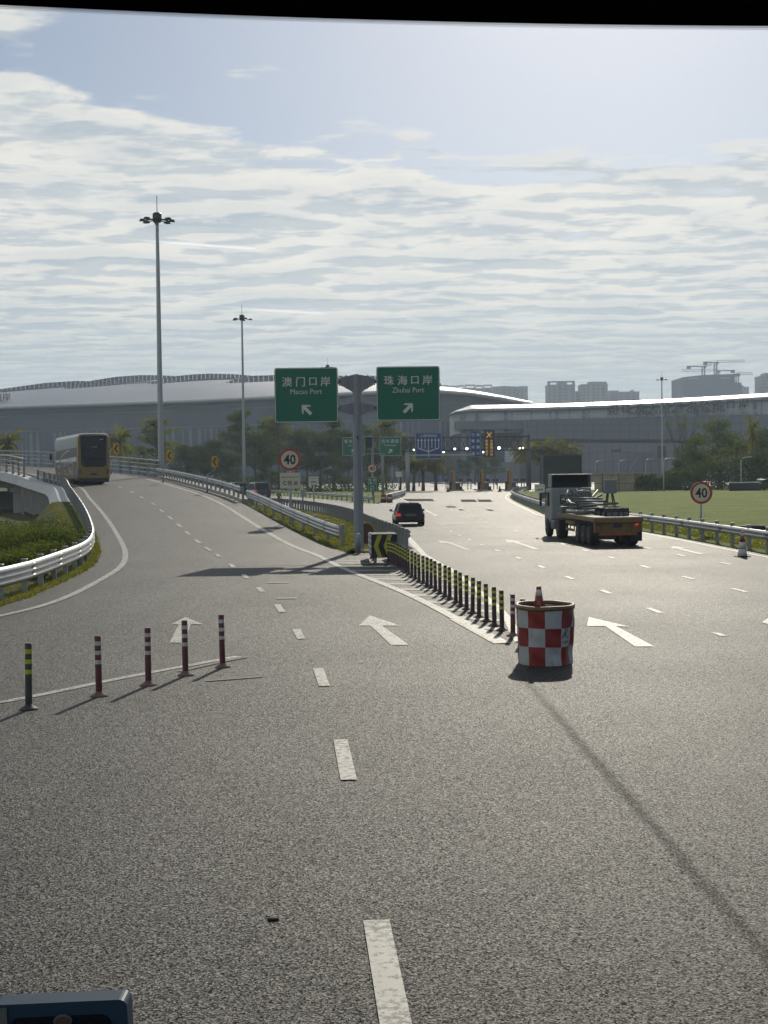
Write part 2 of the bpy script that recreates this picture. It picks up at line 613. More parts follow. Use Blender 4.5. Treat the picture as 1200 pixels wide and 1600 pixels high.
ASPH = asphalt_mat()
PAINT = paint_mat('road_paint', 0.57, (0.47, 0.455, 0.40))
PAINT_OLD = paint_mat('worn_paint', 0.46, (0.27, 0.26, 0.225))
LAWN = grass_mat('lawn_grass', (0.150, 0.215, 0.014), (0.245, 0.290, 0.024), (0.085, 0.130, 0.010))
VERGE = grass_mat('verge_grass', (0.085, 0.105, 0.022), (0.140, 0.135, 0.036), (0.050, 0.064, 0.014))
BLADE = leaf_mat('grass_blade', (0.095, 0.125, 0.022), (0.190, 0.180, 0.045), 0.5)
LEAF_D = leaf_mat('dark_leaf', (0.032, 0.056, 0.018), (0.075, 0.105, 0.028), 0.32)
LEAF_M = leaf_mat('mid_leaf', (0.052, 0.085, 0.022), (0.120, 0.150, 0.036), 0.40)
LEAF_Y = leaf_mat('yellow_green_leaf', (0.085, 0.110, 0.026), (0.180, 0.185, 0.045), 0.48)
LEAF_P = leaf_mat('palm_leaf', (0.085, 0.100, 0.024), (0.220, 0.210, 0.050), 0.5)
BARK = M('bark', (0.10, 0.085, 0.065), 0.85, var=0.35, scale=3, bump=0.6, bscale=12)
GALV = M('galvanised_steel', (0.42, 0.43, 0.43), 0.42, 0.75, var=0.14, scale=3, dirt=0.35, dirtc=(0.2, 0.19, 0.17))
GALV_D = M('weathered_steel_post', (0.30, 0.31, 0.31), 0.55, 0.5, var=0.2, scale=5, dirt=0.4)
POLE = M('grey_painted_pole', (0.26, 0.275, 0.30), 0.5, 0.2, var=0.08, scale=2, dirt=0.18)
POLE_L = M('pale_grey_pole', (0.40, 0.42, 0.43), 0.5, 0.2, var=0.06, scale=1)
DARKM = M('dark_metal', (0.035, 0.037, 0.04), 0.5, 0.4)
BLACK = M('black_rubber', (0.012, 0.012, 0.013), 0.75, bump=0.2, bscale=60)
GREEN = M('sign_green', (0.003, 0.150, 0.088), 0.42, var=0.10, scale=1.6, dirt=0.12)
WHITE = M('sign_white', (0.70, 0.69, 0.64), 0.5, var=0.05)
BLUE = M('sign_blue', (0.010, 0.045, 0.21), 0.45, var=0.1)
REDS = M('sign_red', (0.42, 0.035, 0.02), 0.45, var=0.1)
CREAM = M('sign_cream', (0.66, 0.60, 0.47), 0.55, var=0.06, dirt=0.1)
YEL = M('sign_yellow', (0.62, 0.33, 0.02), 0.5, var=0.1, dirt=0.15)
BLK = M('sign_black', (0.014, 0.014, 0.015), 0.5, var=0.1)
ALU = M('aluminium_back', (0.35, 0.36, 0.37), 0.45, 0.5)
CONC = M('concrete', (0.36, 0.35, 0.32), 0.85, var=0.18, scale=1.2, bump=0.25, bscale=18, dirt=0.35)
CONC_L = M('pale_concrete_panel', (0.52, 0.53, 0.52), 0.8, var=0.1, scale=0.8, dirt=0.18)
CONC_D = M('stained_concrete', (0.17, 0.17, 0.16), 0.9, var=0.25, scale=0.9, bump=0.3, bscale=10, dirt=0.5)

# ------------------------------------------------------------------ ground, roads
ZT = [(0, 0), (44, 0), (52, .10), (60, .38), (67, .72), (76, 1.22), (84, 1.62), (95, 2.08), (105, 2.42), (115, 2.72), (126, 3.05), (140, 3.4), (400, 4.0)]
def zl(y):
    for (a, za), (b, zb) in zip(ZT, ZT[1:]):
        if y <= b:
            i = ZT.index((a, za))
            p0 = ZT[max(0, i - 1)]
            p3 = ZT[min(len(ZT) - 1, i + 2)]
            h = b - a
            m0 = (zb - p0[1]) / (b - p0[0])
            m1 = (p3[1] - za) / (p3[0] - a)
            u = (y - a) / h
            return max(0.0, (2 * u ** 3 - 3 * u * u + 1) * za + (u ** 3 - 2 * u * u + u) * h * m0 + (3 * u * u - 2 * u ** 3) * zb + (u ** 3 - u * u) * h * m1)
    return ZT[-1][1]
def onramp(path):
    for p in path:
        k = min(1.0, max(0.0, (p.y - 104) / 14))
        p.z = zl(p.y) * (1 - k) + p.z * k if p.y > 30 else 0.0
    return path
def PR(px, py):
    """pixel on the rising left-hand road"""
    lo, hi = 6.0, 150.0
    for _ in range(60):
        d = (lo + hi) / 2
        p = AT(px, py, d)
        if p.z > zl(d):
            lo = d
        else:
            hi = d
    return AT(px, py, lo)
def smooth(pts, step=1.0):
    """Catmull-Rom through points, resampled"""
    pts = [Vector(p) for p in pts]
    q = [pts[0] * 2 - pts[1]] + pts + [pts[-1] * 2 - pts[-2]]
    dense = []
    for i in range(1, len(q) - 2):
        for j in range(24):
            t = j / 24
            a, b, c, d = q[i - 1], q[i], q[i + 1], q[i + 2]
            dense.append(0.5 * ((2 * b) + (c - a) * t + (2 * a - 5 * b + 4 * c - d) * t * t + (3 * b - a - 3 * c + d) * t ** 3))
    dense.append(pts[-1])
    L = [0.0]
    for a, b in zip(dense, dense[1:]):
        L.append(L[-1] + (b - a).length)
    n = max(2, int(round(L[-1] / step)) + 1)
    out, j = [], 0
    for i in range(n):
        s = L[-1] * i / (n - 1)
        while j < len(L) - 2 and L[j + 1] < s:
            j += 1
        t = (s - L[j]) / max(1e-9, L[j + 1] - L[j])
        out.append(dense[j].lerp(dense[j + 1], min(1, max(0, t))))
    return out
def offset(path, u, dz=0.0):
    """u > 0: to the right of the heading"""
    o = []
    for i, p in enumerate(path):
        a, b = path[max(0, i - 1)], path[min(len(path) - 1, i + 1)]
        t = Vector((b.x - a.x, b.y - a.y, 0)).normalized()
        o.append(p + Vector((t.y, -t.x, 0)) * u + Vector((0, 0, dz)))
    return o
def resample_n(path, n):
    L = [0.0]
    for a, b in zip(path, path[1:]):
        L.append(L[-1] + (b - a).length)
    out, j = [], 0
    for i in range(n):
        s = L[-1] * i / (n - 1)
        while j < len(L) - 2 and L[j + 1] < s:
            j += 1
        t = (s - L[j]) / max(1e-9, L[j + 1] - L[j])
        out.append(path[j].lerp(path[j + 1], min(1, max(0, t))))
    return out
def V(x, y, z=None):
    return Vector((x, y, zl(y) if z is None else z))

# left road: left and right edge lines
LL = smooth([P(-260, 1010), P(0, 963), P(100, 935), P(168, 900), P(190, 884), PR(196, 868), PR(190, 848), PR(170, 815), PR(141, 780), V(-23.0, 101), AT(72, 742, 112), AT(15, 738, 121), AT(-110, 733, 134), AT(-400, 728, 150)], 1.0)
LRR = smooth([P(785, 1006), P(640, 930), P(540, 890), P(497, 870), PR(450, 850), PR(390, 815), PR(330, 780), PR(270, 760), V(-21.4, 119.5), AT(180, 741, 127), AT(120, 735, 133), AT(60, 730, 138), AT(-20, 726, 143), AT(-160, 722, 150), AT(-420, 718, 162)], 1.0)
onramp(LL)
onramp(LRR)
# where the ramp leaves the flat
iL = min(range(len(LL)), key=lambda i: abs(LL[i].y - 43))
iR = min(range(len(LRR)), key=lambda i: abs(LRR[i].y - 43))
rampL, rampR = offset(LL[iL:], -1.15), offset(LRR[iR:], 1.25)
NR = 220
rampL, rampR = resample_n(rampL, NR), resample_n(rampR, NR)
for a in rampL[:1] + rampR[:1]:
    a.z = 0.0
# right road: left edge line of the main carriageway, and its right edge
RGL = smooth([P(812, 1003), P(788, 961), P(752, 928), P(707, 892), P(680, 877), P(656, 861), P(635, 842), P(620, 832), P(596, 818)], 1.0)
RRL = smooth([Vector((14.6, -6, 0)), Vector((13.7, 20, 0)), P(1200, 871), P(1010, 834), P(855, 808), P(825, 797), P(800, 785), P(790, 777), P(798, 771), P(818, 768)], 1.5)
# median rail along the branch road (C ramp)
CNEAR = smooth([(0.85, 52, 0), (0.45, 57, 0), (-.3, 64.4, 0), (-1.12, 73.7, 0), (-2.5, 88, 0), (-5.0, 105, 0), (-8.6, 122, 0), (-14, 140, 0), (-24, 165, 0), (-40, 195, 0)], 1.0)
CFAR = smooth([(-1.0, 136, 0), (-3.2, 147, 0), (-9.7, 176, 0), (-18, 210, 0), (-30, 245, 0)], 1.0)

mb = MB()
n = 64
rings = [0.0, 60, 140, 300, 700, 1300, 2300]
vs = [(0, 60, -0.03)]
for r_ in rings[1:]:
    for k in range(n):
        a = 2 * math.pi * k / n
        vs.append((r_ * math.cos(a), 60 + r_ * math.sin(a), -0.03 if r_ < 400 else -0.03))
fs = [(0, 1 + k, 1 + (k + 1) % n) for k in range(n)]
for i in range(len(rings) - 2):
    for k in range(n):
        fs.append((1 + i * n + k, 1 + (i + 1) * n + k, 1 + (i + 1) * n + (k + 1) % n, 1 + i * n + (k + 1) % n))
mb.add(vs, fs)
struct(mb, 'ground', VERGE)

# flat carriageway
left_edge = [Vector((-26, -8, 0)), Vector((-20, 12, 0))] + [p for p in offset(LL, -1.0) if p.y < 43.5]
left_edge = [p for p in left_edge if p.y < 13 or p.x > -16]
poly = [Vector((26, -8, 0))] + offset(RRL, 1.0)
poly += [Vector((60, 240, 0)), Vector((95, 290, 0)), Vector((95, 520, 0)), Vector((-60, 520, 0)), Vector((-20, 300, 0)), Vector((4.0, 245, 0)), Vector((3.2, 215, 0)), Vector((1.6, 170, 0)), Vector((0.3, 145, 0))]
poly += [p + Vector((0.4, -1.0, 0)) for p in CFAR]
poly += [Vector((-44, 245, 0))] + [p + Vector((0.3, 0.4, 0)) for p in CNEAR[::-1]]
poly += [Vector((0.2, 50.5, 0)), Vector((-1.2, 49.5, 0))]
poly += [Vector((p.x + 1.2, p.y, 0)) for p in LRR if 43.0 < p.y < 49][::-1]
poly += [Vector((p.x, p.y, 0)) for p in left_edge[::-1]]
import bmesh
bm = bmesh.new()
bvs = [bm.verts.new((p.x, p.y, 0.0)) for p in poly]
bm.faces.new(bvs)
bmesh.ops.triangulate(bm, faces=bm.faces[:])
bmesh.ops.recalc_face_normals(bm, faces=bm.faces[:])
if bm.faces[0].normal.z < 0:
    bmesh.ops.reverse_faces(bm, faces=bm.faces[:])
me = bpy.data.meshes.new('road')
bm.to_mesh(me)
bm.free()
me.materials.append(ASPH)
ro = bpy.data.objects.new('road', me)
col.objects.link(ro)
ro['kind'] = 'structure'

# rising road towards the bridge
mb = MB()
def ramp_fn(p, t, i):
    k = min(1.0, max(0.0, (p.y - 104) / 14))
    return Vector((p.x, p.y, zl(p.y) * (1 - k) + p.z * k - .002 + .006 * min(1.0, i / 8)))
mb.loft(rampL, rampR, cols=8, fn=ramp_fn)
struct(mb, 'ramp_road', ASPH)


# ------------------------------------------------------------------ road markings
def ribbon(mb, path, w, dz=0.008, m=0):
    a, b = offset(path, -w / 2, dz), offset(path, w / 2, dz)
    if path[len(path) // 2].z > 0.01:
        for q_ in (a, b):
            for p in q_:
                if p.y < 104:
                    p.z = zl(p.y) + dz + .006
    mb.loft(a, b, m, smooth=False)
marks = MB()
ribbon(marks, LL, 0.20)
ribbon(marks, [p for p in LRR], 0.22)
ribbon(marks, LRR[:5], 0.30, 0.012)
ribbon(marks, RGL, 0.18)
ribbon(marks, RRL, 0.16)
# wedge where the right gore line forks
ribbon(marks, smooth([P(664, 869), P(648, 851), P(636, 838), P(626, 833)], 1.0), 0.22, 0.012)
# merging line on the near left
ribbon(marks, smooth([P(-200, 1124), P(0, 1098), P(200, 1058), P(372, 1026)], 0.6), 0.16)
ribbon(marks, smooth([P(280, 1050), P(340, 1036), P(386, 1027)], 0.6), 0.12, 0.012, 1)
ribbon(marks, smooth([P(322, 1065), P(365, 1062), P(411, 1058)], 0.6), 0.10, 0.012, 1)
# toll approach lines
ribbon(marks, smooth([P(682, 806), P(662, 796), P(641, 787), P(625, 777), P(628, 772), P(650, 769)], 1.5), 0.22)
ribbon(marks, smooth([P(596, 789), P(620, 791), P(650, 800)], 1.5), 0.16, 0.012)
for (a, b) in [((652, 789), (800, 790)), ((640, 819), (790, 820))]:
    ribbon(marks, [P(*a), P((a[0] + b[0]) / 2, (a[1] + b[1]) / 2), P(*b)], 0.45, 0.008, 1)
# gore chevron bars
def xat(path, y):
    for a, b in zip(path, path[1:]):
        if (a.y - y) * (b.y - y) <= 0 and a.y != b.y:
            return a.x + (b.x - a.x) * (y - a.y) / (b.y - a.y)
    return None
d = 25.4
while d < 51:
    xl, xr = xat(LRR, d), xat(RGL, d - 0.6)
    if xl is not None and xr is not None and xr - xl > 0.4:
        marks.poly([(xl + .1, d - .3, .008), (xr - .05, d - 1.0, .008), (xr - .05, d - .55, .008), (xl + .1, d + .22, .008)], 2)
    d += 1.72
# dashes of the left road (pixel ends read off the photograph)
for (x0, y0, x1, y1, w) in [(618, 1600, 588, 1440, .17), (545, 1220, 532, 1157, .155), (507, 1073, 497, 1045, .155), (471, 999, 463, 984, .15), (441, 957, 433, 945, .15), (410, 925, 403, 918, .14), (386, 904, 380, 898, .14), (365, 887, 359.5, 881.5, .14), (343, 871, 338, 866, .14)]:
    p, q = PR(x0, y0), PR(x1, y1)
    e = (p - q) * (0.35 if y1 == 1440 else 0)
    ribbon(marks, [p + e, (p + q) / 2, q], w, 0.012)
px_d = [(325, 858.5), (308.5, 846.5), (293, 833.5), (279.5, 821.5), (266, 809.5), (252.5, 798.5), (239, 787.5), (222, 777.5), (206, 769), (187, 761.5)]
for i, (x0, y0) in enumerate(px_d):
    c = PR(x0, y0)
    nx = PR(*px_d[min(i + 1, len(px_d) - 1)]) if i < len(px_d) - 1 else c + (c - PR(*px_d[i - 1]))
    t = (nx - c).normalized()
    ribbon(marks, [c - t * 1.0, c, c + t * 1.0], .15, 0.014)
# dashes of the right road
for path, a, b in [([(7.0, 8), (5.94, 23.3), (5.62, 27.9), (5.1, 36.8), (4.64, 44.9), (4.17, 51.5), (3.7, 60), (3.3, 74), (3.6, 100), (5.0, 150)], 18.6, 118),
                   ([(9.6, 18), (8.65, 31.5), (8.3, 35.8), (7.8, 43.5), (7.0, 60), (6.2, 80), (6.6, 105), (9, 150)], 22.7, 118),
                   ([(12.3, 22), (10.7, 41.5), (10.3, 45), (9.6, 60), (8.9, 80), (9.4, 105), (13, 150)], 28.0, 118)]:
    pth = smooth([(x, y, 0) for x, y in path], 0.5)
    d = a
    while d < b:
        seg = [p for p in pth if d <= p.y <= d + 1.45]
        if len(seg) > 1:
            ribbon(marks, seg, .13, 0.010, 0 if d < 70 else 1)
        d += 4.42
# arrows
def arrow(pts, m=0):
    marks.poly([tuple(P(x, y, 0.010)) for x, y in pts][::-1], m)
arrow([(578, 961.5), (560, 977.5), (579, 977.5), (611, 1007.5), (638.6, 1007.5), (597, 977.5), (626, 977.5)])
arrow([(920, 964), (917, 978), (945.6, 978), (992, 1010), (1022.7, 1010), (962, 978), (984, 979)])
arrow([(290, 964), (268, 975), (279, 975.5), (265, 1004), (287, 1004), (298, 975.5), (317, 975)])
arrow([(1203, 964), (1190, 972), (1215, 980), (1260, 1005), (1290, 1005), (1230, 976), (1262, 976)])
arrow([(684, 844), (688, 849), (698, 848.5), (727, 859), (736, 859), (706, 848), (716, 848)], 1)
arrow([(790, 843), (792, 848), (802, 847.5), (834, 858), (843, 858), (810, 847), (821, 847)], 1)
arrow([(1052, 853.5), (1046, 857), (1056, 857), (1092, 866), (1102, 866), (1064, 856.5), (1076, 856.5)], 1)
struct(marks, 'road_markings', [PAINT, PAINT_OLD, paint_mat('hatch_paint', 0.5, (0.33, 0.32, 0.28))])
pat = MB()
for (xa, xb, ya, yb) in [(630, 677, 779.5, 783), (719, 743.5, 780.5, 784.3), (745.5, 768, 780.5, 784.3), (696, 712, 791, 793), (716, 724, 795.5, 797.5), (760, 770, 796, 798)]:
    pat.poly([tuple(P(xa + 3, yb, .006)), tuple(P(xb + 2, yb, .006)), tuple(P(xb - 2, ya, .006)), tuple(P(xa, ya, .006))])
struct(pat, 'road_patches', M('dark_asphalt_patch', (.022, .022, .022), .95, var=.3, scale=2, spec=.08))

# ------------------------------------------------------------------ verges, banks, bridge
rng = random.Random(7)
def bumpy(amp):
    r = random.Random(3)
    return lambda p, t, i: p + Vector((0, 0, amp * math.sin(t * math.pi) * (0.6 + 0.8 * r.random())))
# left bank: from the shoulder down to the low ground
bank_top = [p for p in offset(LL, -1.0, 0.012) if 8 < p.y < 81]
bank_mid = [p + Vector((-1.4, 0.1, 0.05)) for p in bank_top]
bank_toe = []
for p in bank_top:
    bank_toe.append(Vector((p.x - 5.5 + 3.0 * min(1, max(0, (p.y - 48) / 18)), p.y - 1.5, -0.02)))
mb = MB()
mb.loft(bank_mid, bank_top, cols=2, fn=bumpy(0.05))
mb.loft(bank_toe, bank_mid, cols=5, fn=bumpy(0.16))
struct(mb, 'grass_bank', VERGE)
# median between the rising road and the branch road
N = 110
iA = min(range(len(LRR)), key=lambda i: abs(LRR[i].y - 49.5))
medA = resample_n([p for p in offset(LRR, 1.25, 0.012)[iA:] if p.y < 118], N)
medB = resample_n([Vector((p.x - 0.15, p.y, 0.02)) for p in ([Vector((0.5, 50.2, 0))] + CNEAR) if p.y < 150], N)
mb = MB()
def med_fn(p, t, i):
    a = medA[i]
    fall = max(0.0, 1 - t * 1.6) if a.z > 0.3 else 1 - t
    return Vector((p.x, p.y, 0.02 + (a.z - 0.02) * fall + (0.05 * math.sin(9 * t + i) if 0 < t < 1 else 0)))
mb.loft(medA, medB, cols=8, fn=med_fn)
struct(mb, 'median_grass', VERGE)
# strip beyond the branch road and the lawn right of the main road
mb = MB()
A = resample_n([Vector((p.x + 0.2, p.y + 0.3, 0.015)) for p in CFAR] , 30)[::-1]
A = resample_n(A + [Vector((0.4, 143, .015)), Vector((1.5, 172, .015)), Vector((3.0, 215, .015)), Vector((3.6, 243, .015))], 40)
B = [Vector((p.x * 0.55 - 22, 300, 0.25)) for p in A]
mb.loft(A, B, cols=10, fn=bumpy(0.12))
struct(mb, 'far_lawn', LAWN)
mb = MB()
A = resample_n(offset(RRL, .5, .012), 60)
B = [Vector((26 + i * 1.4 + 10, A[i].y * 0.9 + 30, 0.5)) for i in range(60)]
C_ = [Vector((150, p.y + 40, 0.3)) for p in B]
mb.loft(A, B, cols=10, fn=lambda p, t, i: p + Vector((0, 0, 0.35 * math.sin(t * 2.4) * (1 + 0.25 * math.sin(i * .8)))))
mb.loft([p + Vector((0, 0, 0.35 * math.sin(2.4) * (1 + 0.25 * math.sin(i * .8)))) for i, p in enumerate(B)], C_, cols=4)
struct(mb, 'lawn', LAWN)

# retaining wall, coping and bridge deck on the outside of the rising road
br = thing('ramp_bridge', 'grey concrete ramp bridge with pale sloping coping slabs, carrying the bus', 'bridge')
wallp = [p for p in offset(LL, -2.0) if p.y > 76]
w1 = [p for p in wallp if p.y < 112]
w2 = [p for p in wallp if p.y >= 108]
mb = MB()
for i in range(0, len(w1) - 1, 4):                       # wall panels
    a, b = w1[i], w1[min(i + 4, len(w1) - 1)]
    mb.sweep([(0, -0.45), (0.35, -0.45), (0.35, -a.z - 0.05), (0, -a.z - 0.05)], [a, a.lerp(b, 0.985)], smooth=False)
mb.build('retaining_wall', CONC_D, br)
mb = MB()
for i in range(0, len(w1) - 1, 4):
    a, b = w1[i], w1[min(i + 4, len(w1) - 1)]
    mb.sweep([(-0.42, -0.52), (0.7, -0.52), (0.7, 0.05), (0.05, 0.05)], [a, a.lerp(b, 0.99)], smooth=False)
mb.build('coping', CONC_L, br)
mb = MB()
for i in range(0, len(w2) - 1, 5):
    a, b = w2[i], w2[min(i + 5, len(w2) - 1)]
    mb.sweep([(-0.25, -0.62), (0.9, -0.62), (0.9, 0.08), (-0.05, 0.08)], [a, a.lerp(b, 0.993)], smooth=False)
mb.build('parapet_edge', CONC_L, br)
mb = MB()
dl = resample_n([p for p in offset(LL, -1.2, -0.25) if p.y > 107], 50)
dr = resample_n([p for p in offset(LRR, 2.2, -0.25) if p.y > 118], 50)
mb.loft(dl, dr, cols=2, smooth=False)
mb.loft([p + Vector((0, 0, -1.1)) for p in dl], [p + Vector((0, 0, -1.1)) for p in dr], cols=2, smooth=False)
mb.loft(dl, [p + Vector((0, 0, -1.1)) for p in dl], smooth=False)
mb.loft([p + Vector((0, 0, .12)) for p in dr], [p + Vector((0, 0, -1.1)) for p in dr], smooth=False)
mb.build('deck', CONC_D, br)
for px, dd in [(33, 117), (-70, 131)]:
    c = AT(px, 790, dd)
    MB().box((c.x, c.y, 0.75), (1.1, 1.1, 2.3), 0).box((c.x, c.y, 1.95), (1.5, 1.5, 0.35), 0).build('pier', CONC, br, bevel=0.05)
c = AT(6, 790, 122)
MB().box((c.x - 3, c.y + 9, 0.7), (20, 0.5, 2.1)).build('abutment', CONC_D, br)

# ------------------------------------------------------------------ guardrails
THRIE = [(0, .34), (.03, .36), (.085, .42), (.085, .455), (.02, .505), (.085, .555), (.085, .60), (.02, .65), (.085, .70), (.085, .74), (.03, .80), (0, .82)]
WBEAM = [(0, .44), (.03, .46), (.085, .52), (.085, .555), (.015, .605), (.085, .655), (.085, .69), (.03, .745), (0, .76)]
def guardrail(name, label, path, prof, post_step, face, beam=GALV, post=GALV_D, ph=0.86, post_w=.13, group='steel guardrails along the roads'):
    """face = +1: the corrugated face looks to the right of the path's heading"""
    t = thing(name, label, 'guardrail', tuple(path[0]), group=group)
    o0 = path[0]
    rel = [p - o0 for p in path]
    pr = [(u * face + face * 0.09, z) for u, z in prof]
    pr = pr + [(u - face * 0.012, z) for u, z in pr[::-1]]
    MB().sweep(pr, rel).build('beam', beam, t)
    for k in range(3, len(rel) - 2, 4):
        a_, b_ = rel[k], rel[k].lerp(rel[k + 1], .32)
        q = MB().sweep([(u + face * .006, z) for u, z in pr[:len(prof)]] + [(u + face * .002, z) for u, z in pr[:len(prof)][::-1]], [a_, b_], smooth=False)
        for z in (prof[4][1], prof[-5][1]):
            c_ = a_.lerp(b_, .5)
            q.box((c_.x + face * .12, c_.y, c_.z + z), (.03, .03, .03))
        q.build('splice_plate', GALV_D, t)
    L = sum((b - a).length for a, b in zip(rel, rel[1:]))
    k = max(2, int(L / post_step))
    pts = resample_n(rel, min(k, 100))
    pm = None
    for i, p in enumerate(pts):
        a, b = pts[max(0, i - 1)], pts[min(len(pts) - 1, i + 1)]
        rz = math.atan2(b.y - a.y, b.x - a.x)
        if pm is None:
            q = MB().box((0, 0, ph / 2 - 0.1), (post_w, post_w, ph + .2)).box((0, 0, ph + 0.012), (post_w + .03, post_w + .03, .03), 0)
            q.box((0, -face * post_w * 0.62, .6), (post_w * .7, .07, .3))
            pm = q.build('post', post, t, bevel=.01, seg=1)
            po = pm
        else:
            po = pm.copy()
            col.objects.link(po)
            po.parent = t
        po.location = p
        po.rotation_euler.z = rz
    return t
lr = [p for p in [a.lerp(b, min(1, max(0, (a.y - 22) / 12))) for a, b in zip(offset(LL, -1.75), offset(LL, -1.3))] if 9 < p.y < 110]
guardrail('guardrail', 'bright three-ridged guardrail bending round the left verge in front of the bushes', lr, THRIE, 2.0, 1)
rr = [p for p in offset(LRR, 1.85) if 52.5 < p.y < 80.5]
rr = [Vector((p.x, p.y, p.z * 0.92)) for p in rr]
guardrail('guardrail', 'three-ridged guardrail on the grass median, ending at the big sign pole', rr, THRIE, 2.6, -1)
gt = guardrail('guardrail', 'dark guardrail on a concrete kerb along the climbing ramp below the chevron signs', [p for p in offset(LRR, 1.5, 0.12) if 79 < p.y < 122], WBEAM, 1.7, -1, ph=.8)
kb = [p for p in offset(LRR, 1.75, 0) if 79 < p.y < 122]
q = MB().sweep([(-.35, -.6), (.45, -.6), (.45, .16), (-.35, .16)], [p - gt.location for p in kb], smooth=False)
q.build('kerb', CONC, gt)
guardrail('guardrail', 'grey guardrail seen from its post side, curving along the branch road behind the sign pole', CNEAR[:int(len(CNEAR) * .93)], WBEAM, 1.45, 1, ph=.78, post_w=.15)
guardrail('guardrail', 'long low guardrail along the far side of the branch road, before the trees', CFAR, WBEAM, 3.0, -1)
guardrail('guardrail', 'short bright guardrail curving towards the toll lanes behind the red and white barrier', smooth([(0.1, 141, .02), (0.7, 152, .02), (2.2, 172, .05), (3.0, 192, .05), (3.4, 215, .05)], 1.0), THRIE, 2.5, 1)
rgt = offset(RRL, .8, .02)
guardrail('guardrail', 'long shadowed guardrail along the right edge of the road below the lawn', rgt, WBEAM, 2.0, -1)

def bridge_rail(label, path, h=1.35, nbar=4, step=2.0):
    t = thing('bridge_railing', label, 'railing', tuple(path[0]), group='steel railings on the ramp bridge')
    rel = [p - path[0] for p in path]
    for k in range(nbar):
        z = .28 + (h - .28) * k / (nbar - 1)
        MB().tube([p + Vector((0, 0, z)) for p in rel], .075 if k == nbar - 1 else .06, 6).build('bar', GALV, t)
    L = sum((b - a).length for a, b in zip(rel, rel[1:]))
    pm = None
    pts = resample_n(rel, max(2, int(L / step)))
    for i, p in enumerate(pts):
        a, b = pts[max(0, i - 1)], pts[min(len(pts) - 1, i + 1)]
        if pm is None:
            po = pm = MB().box((0, 0, h / 2 - .02), (.12, .16, h + .02)).box((0, 0, .03), (.26, .26, .06)).build('post', GALV_D, t, bevel=.01, seg=1)
        else:
            po = pm.copy(); col.objects.link(po); po.parent = t
        po.location = p
        po.rotation_euler.z = math.atan2(b.y - a.y, b.x - a.x)
    return t
bridge_rail('four-bar steel bridge railing behind the golden bus, on the far edge of the bridge', [p for p in offset(LRR, 1.7, .05) if 121 < p.y < 162], 1.45)
bridge_rail('steel bridge railing with dark posts at the left end of the pale parapet edge', [p for p in offset(LL, -1.7, .1) if 111 < p.y < 152], 1.45, 4, 1.9)

# ------------------------------------------------------------------ flexible posts
PURP = M('dark_maroon_plastic', (0.042, 0.020, 0.022), 0.5, var=0.25, scale=9, dirt=0.3)
REDP = M('maroon_red_plastic', (0.115, 0.022, 0.024), 0.5, var=0.25, scale=7, dirt=0.35)
GREYP = M('faded_grey_plastic', (0.052, 0.046, 0.042), 0.6, var=0.25, scale=9, dirt=0.3)
BANDY = M('yellow_green_band', (0.50, 0.52, 0.02), 0.45, var=0.15, scale=20, dirt=0.2)
BANDW = M('white_band', (0.58, 0.56, 0.52), 0.5, var=0.15, scale=20, dirt=0.35)
BASEP = M('dusty_base', (0.17, 0.11, 0.095), 0.8, var=0.2, dirt=0.4)
def bollard(body, band, h=.75):
    t = thing('flexible_post', 'post', 'bollard')
    k = h / .75
    MB().lathe([(.044, .0), (.044, .03), (.043, h - .015), (.036, h)], 16).build('tube', body, t)
    MB().lathe([(.12, 0), (.12, .012), (.09, .03), (.05, .055), (.044, .07)], 18).build('base', BASEP if body is REDP else body, t)
    for z in (.66, .545, .43):
        MB().lathe([(.0455, (z - .028) * k), (.0455, (z + .022) * k)], 16, cap=False).build('reflective_band', band, t)
    return t
rowpx = [(784.5, 985.6), (772.5, 978.5), (760.5, 971.5), (748.5, 965.5), (738.5, 958.6), (729, 953.5), (720, 947.5), (712.5, 942.5), (703, 936.5), (695.5, 932.5), (687.5, 928), (680.5, 923.5), (673.7, 919), (667.5, 916), (661.5, 912.5), (655, 909.5), (649, 905.5), (643.5, 902), (638.5, 898.5), (634, 895), (630, 892), (626, 889.5), (622.5, 887), (619, 884.5), (615.5, 882.5), (611.5, 881), (607.5, 880)]
ordn = ['first', 'second', 'third', 'fourth', 'fifth', 'sixth', 'seventh', 'eighth', 'ninth', 'tenth', 'eleventh', 'twelfth', 'thirteenth', 'fourteenth', 'fifteenth', 'sixteenth', 'seventeenth', 'eighteenth', 'nineteenth', 'twentieth', 'twenty-first', 'twenty-second', 'twenty-third', 'twenty-fourth', 'twenty-fifth', 'twenty-sixth', 'twenty-seventh']
byp = bollard(PURP, BANDY)
GRP = 'flexible posts dividing the two roads'
for i, (x, y) in enumerate(rowpx):
    o = byp if i == 0 else copy_tree(byp)
    lab = 'dark post with three yellow bands, %s of the yellow-banded row counted from the checkered barrel' % ordn[i]
    if i == len(rowpx) - 1:
        lab = 'dark yellow-banded post at the far end of the row, right before the chevron board'
    place(o, P(x, y), rng.uniform(0, 6), lab, group=GRP)
    o.rotation_euler.x, o.rotation_euler.y = rng.uniform(-.015, .015), rng.uniform(-.02, .02)
bwp = bollard(REDP, BANDW)
place(bwp, P(801.5, 994), 0, 'dark red post with white bands, nearest to the left side of the checkered barrel', group=GRP)
b2 = copy_tree(bwp)
place(b2, P(817, 1004), 1.0, 'white-banded post standing behind the checkered barrel, only its top showing', group=GRP)
bl = bollard(GREYP, BANDY, .84)
GL = 'flexible posts along the merging line on the left'
place(bl, P(45, 1108.5), .3, 'dull grey post with yellow-green bands, nearest of the five at the left line', group=GL)
bl.rotation_euler.y = .012
bw = bollard(REDP, BANDW, .81)
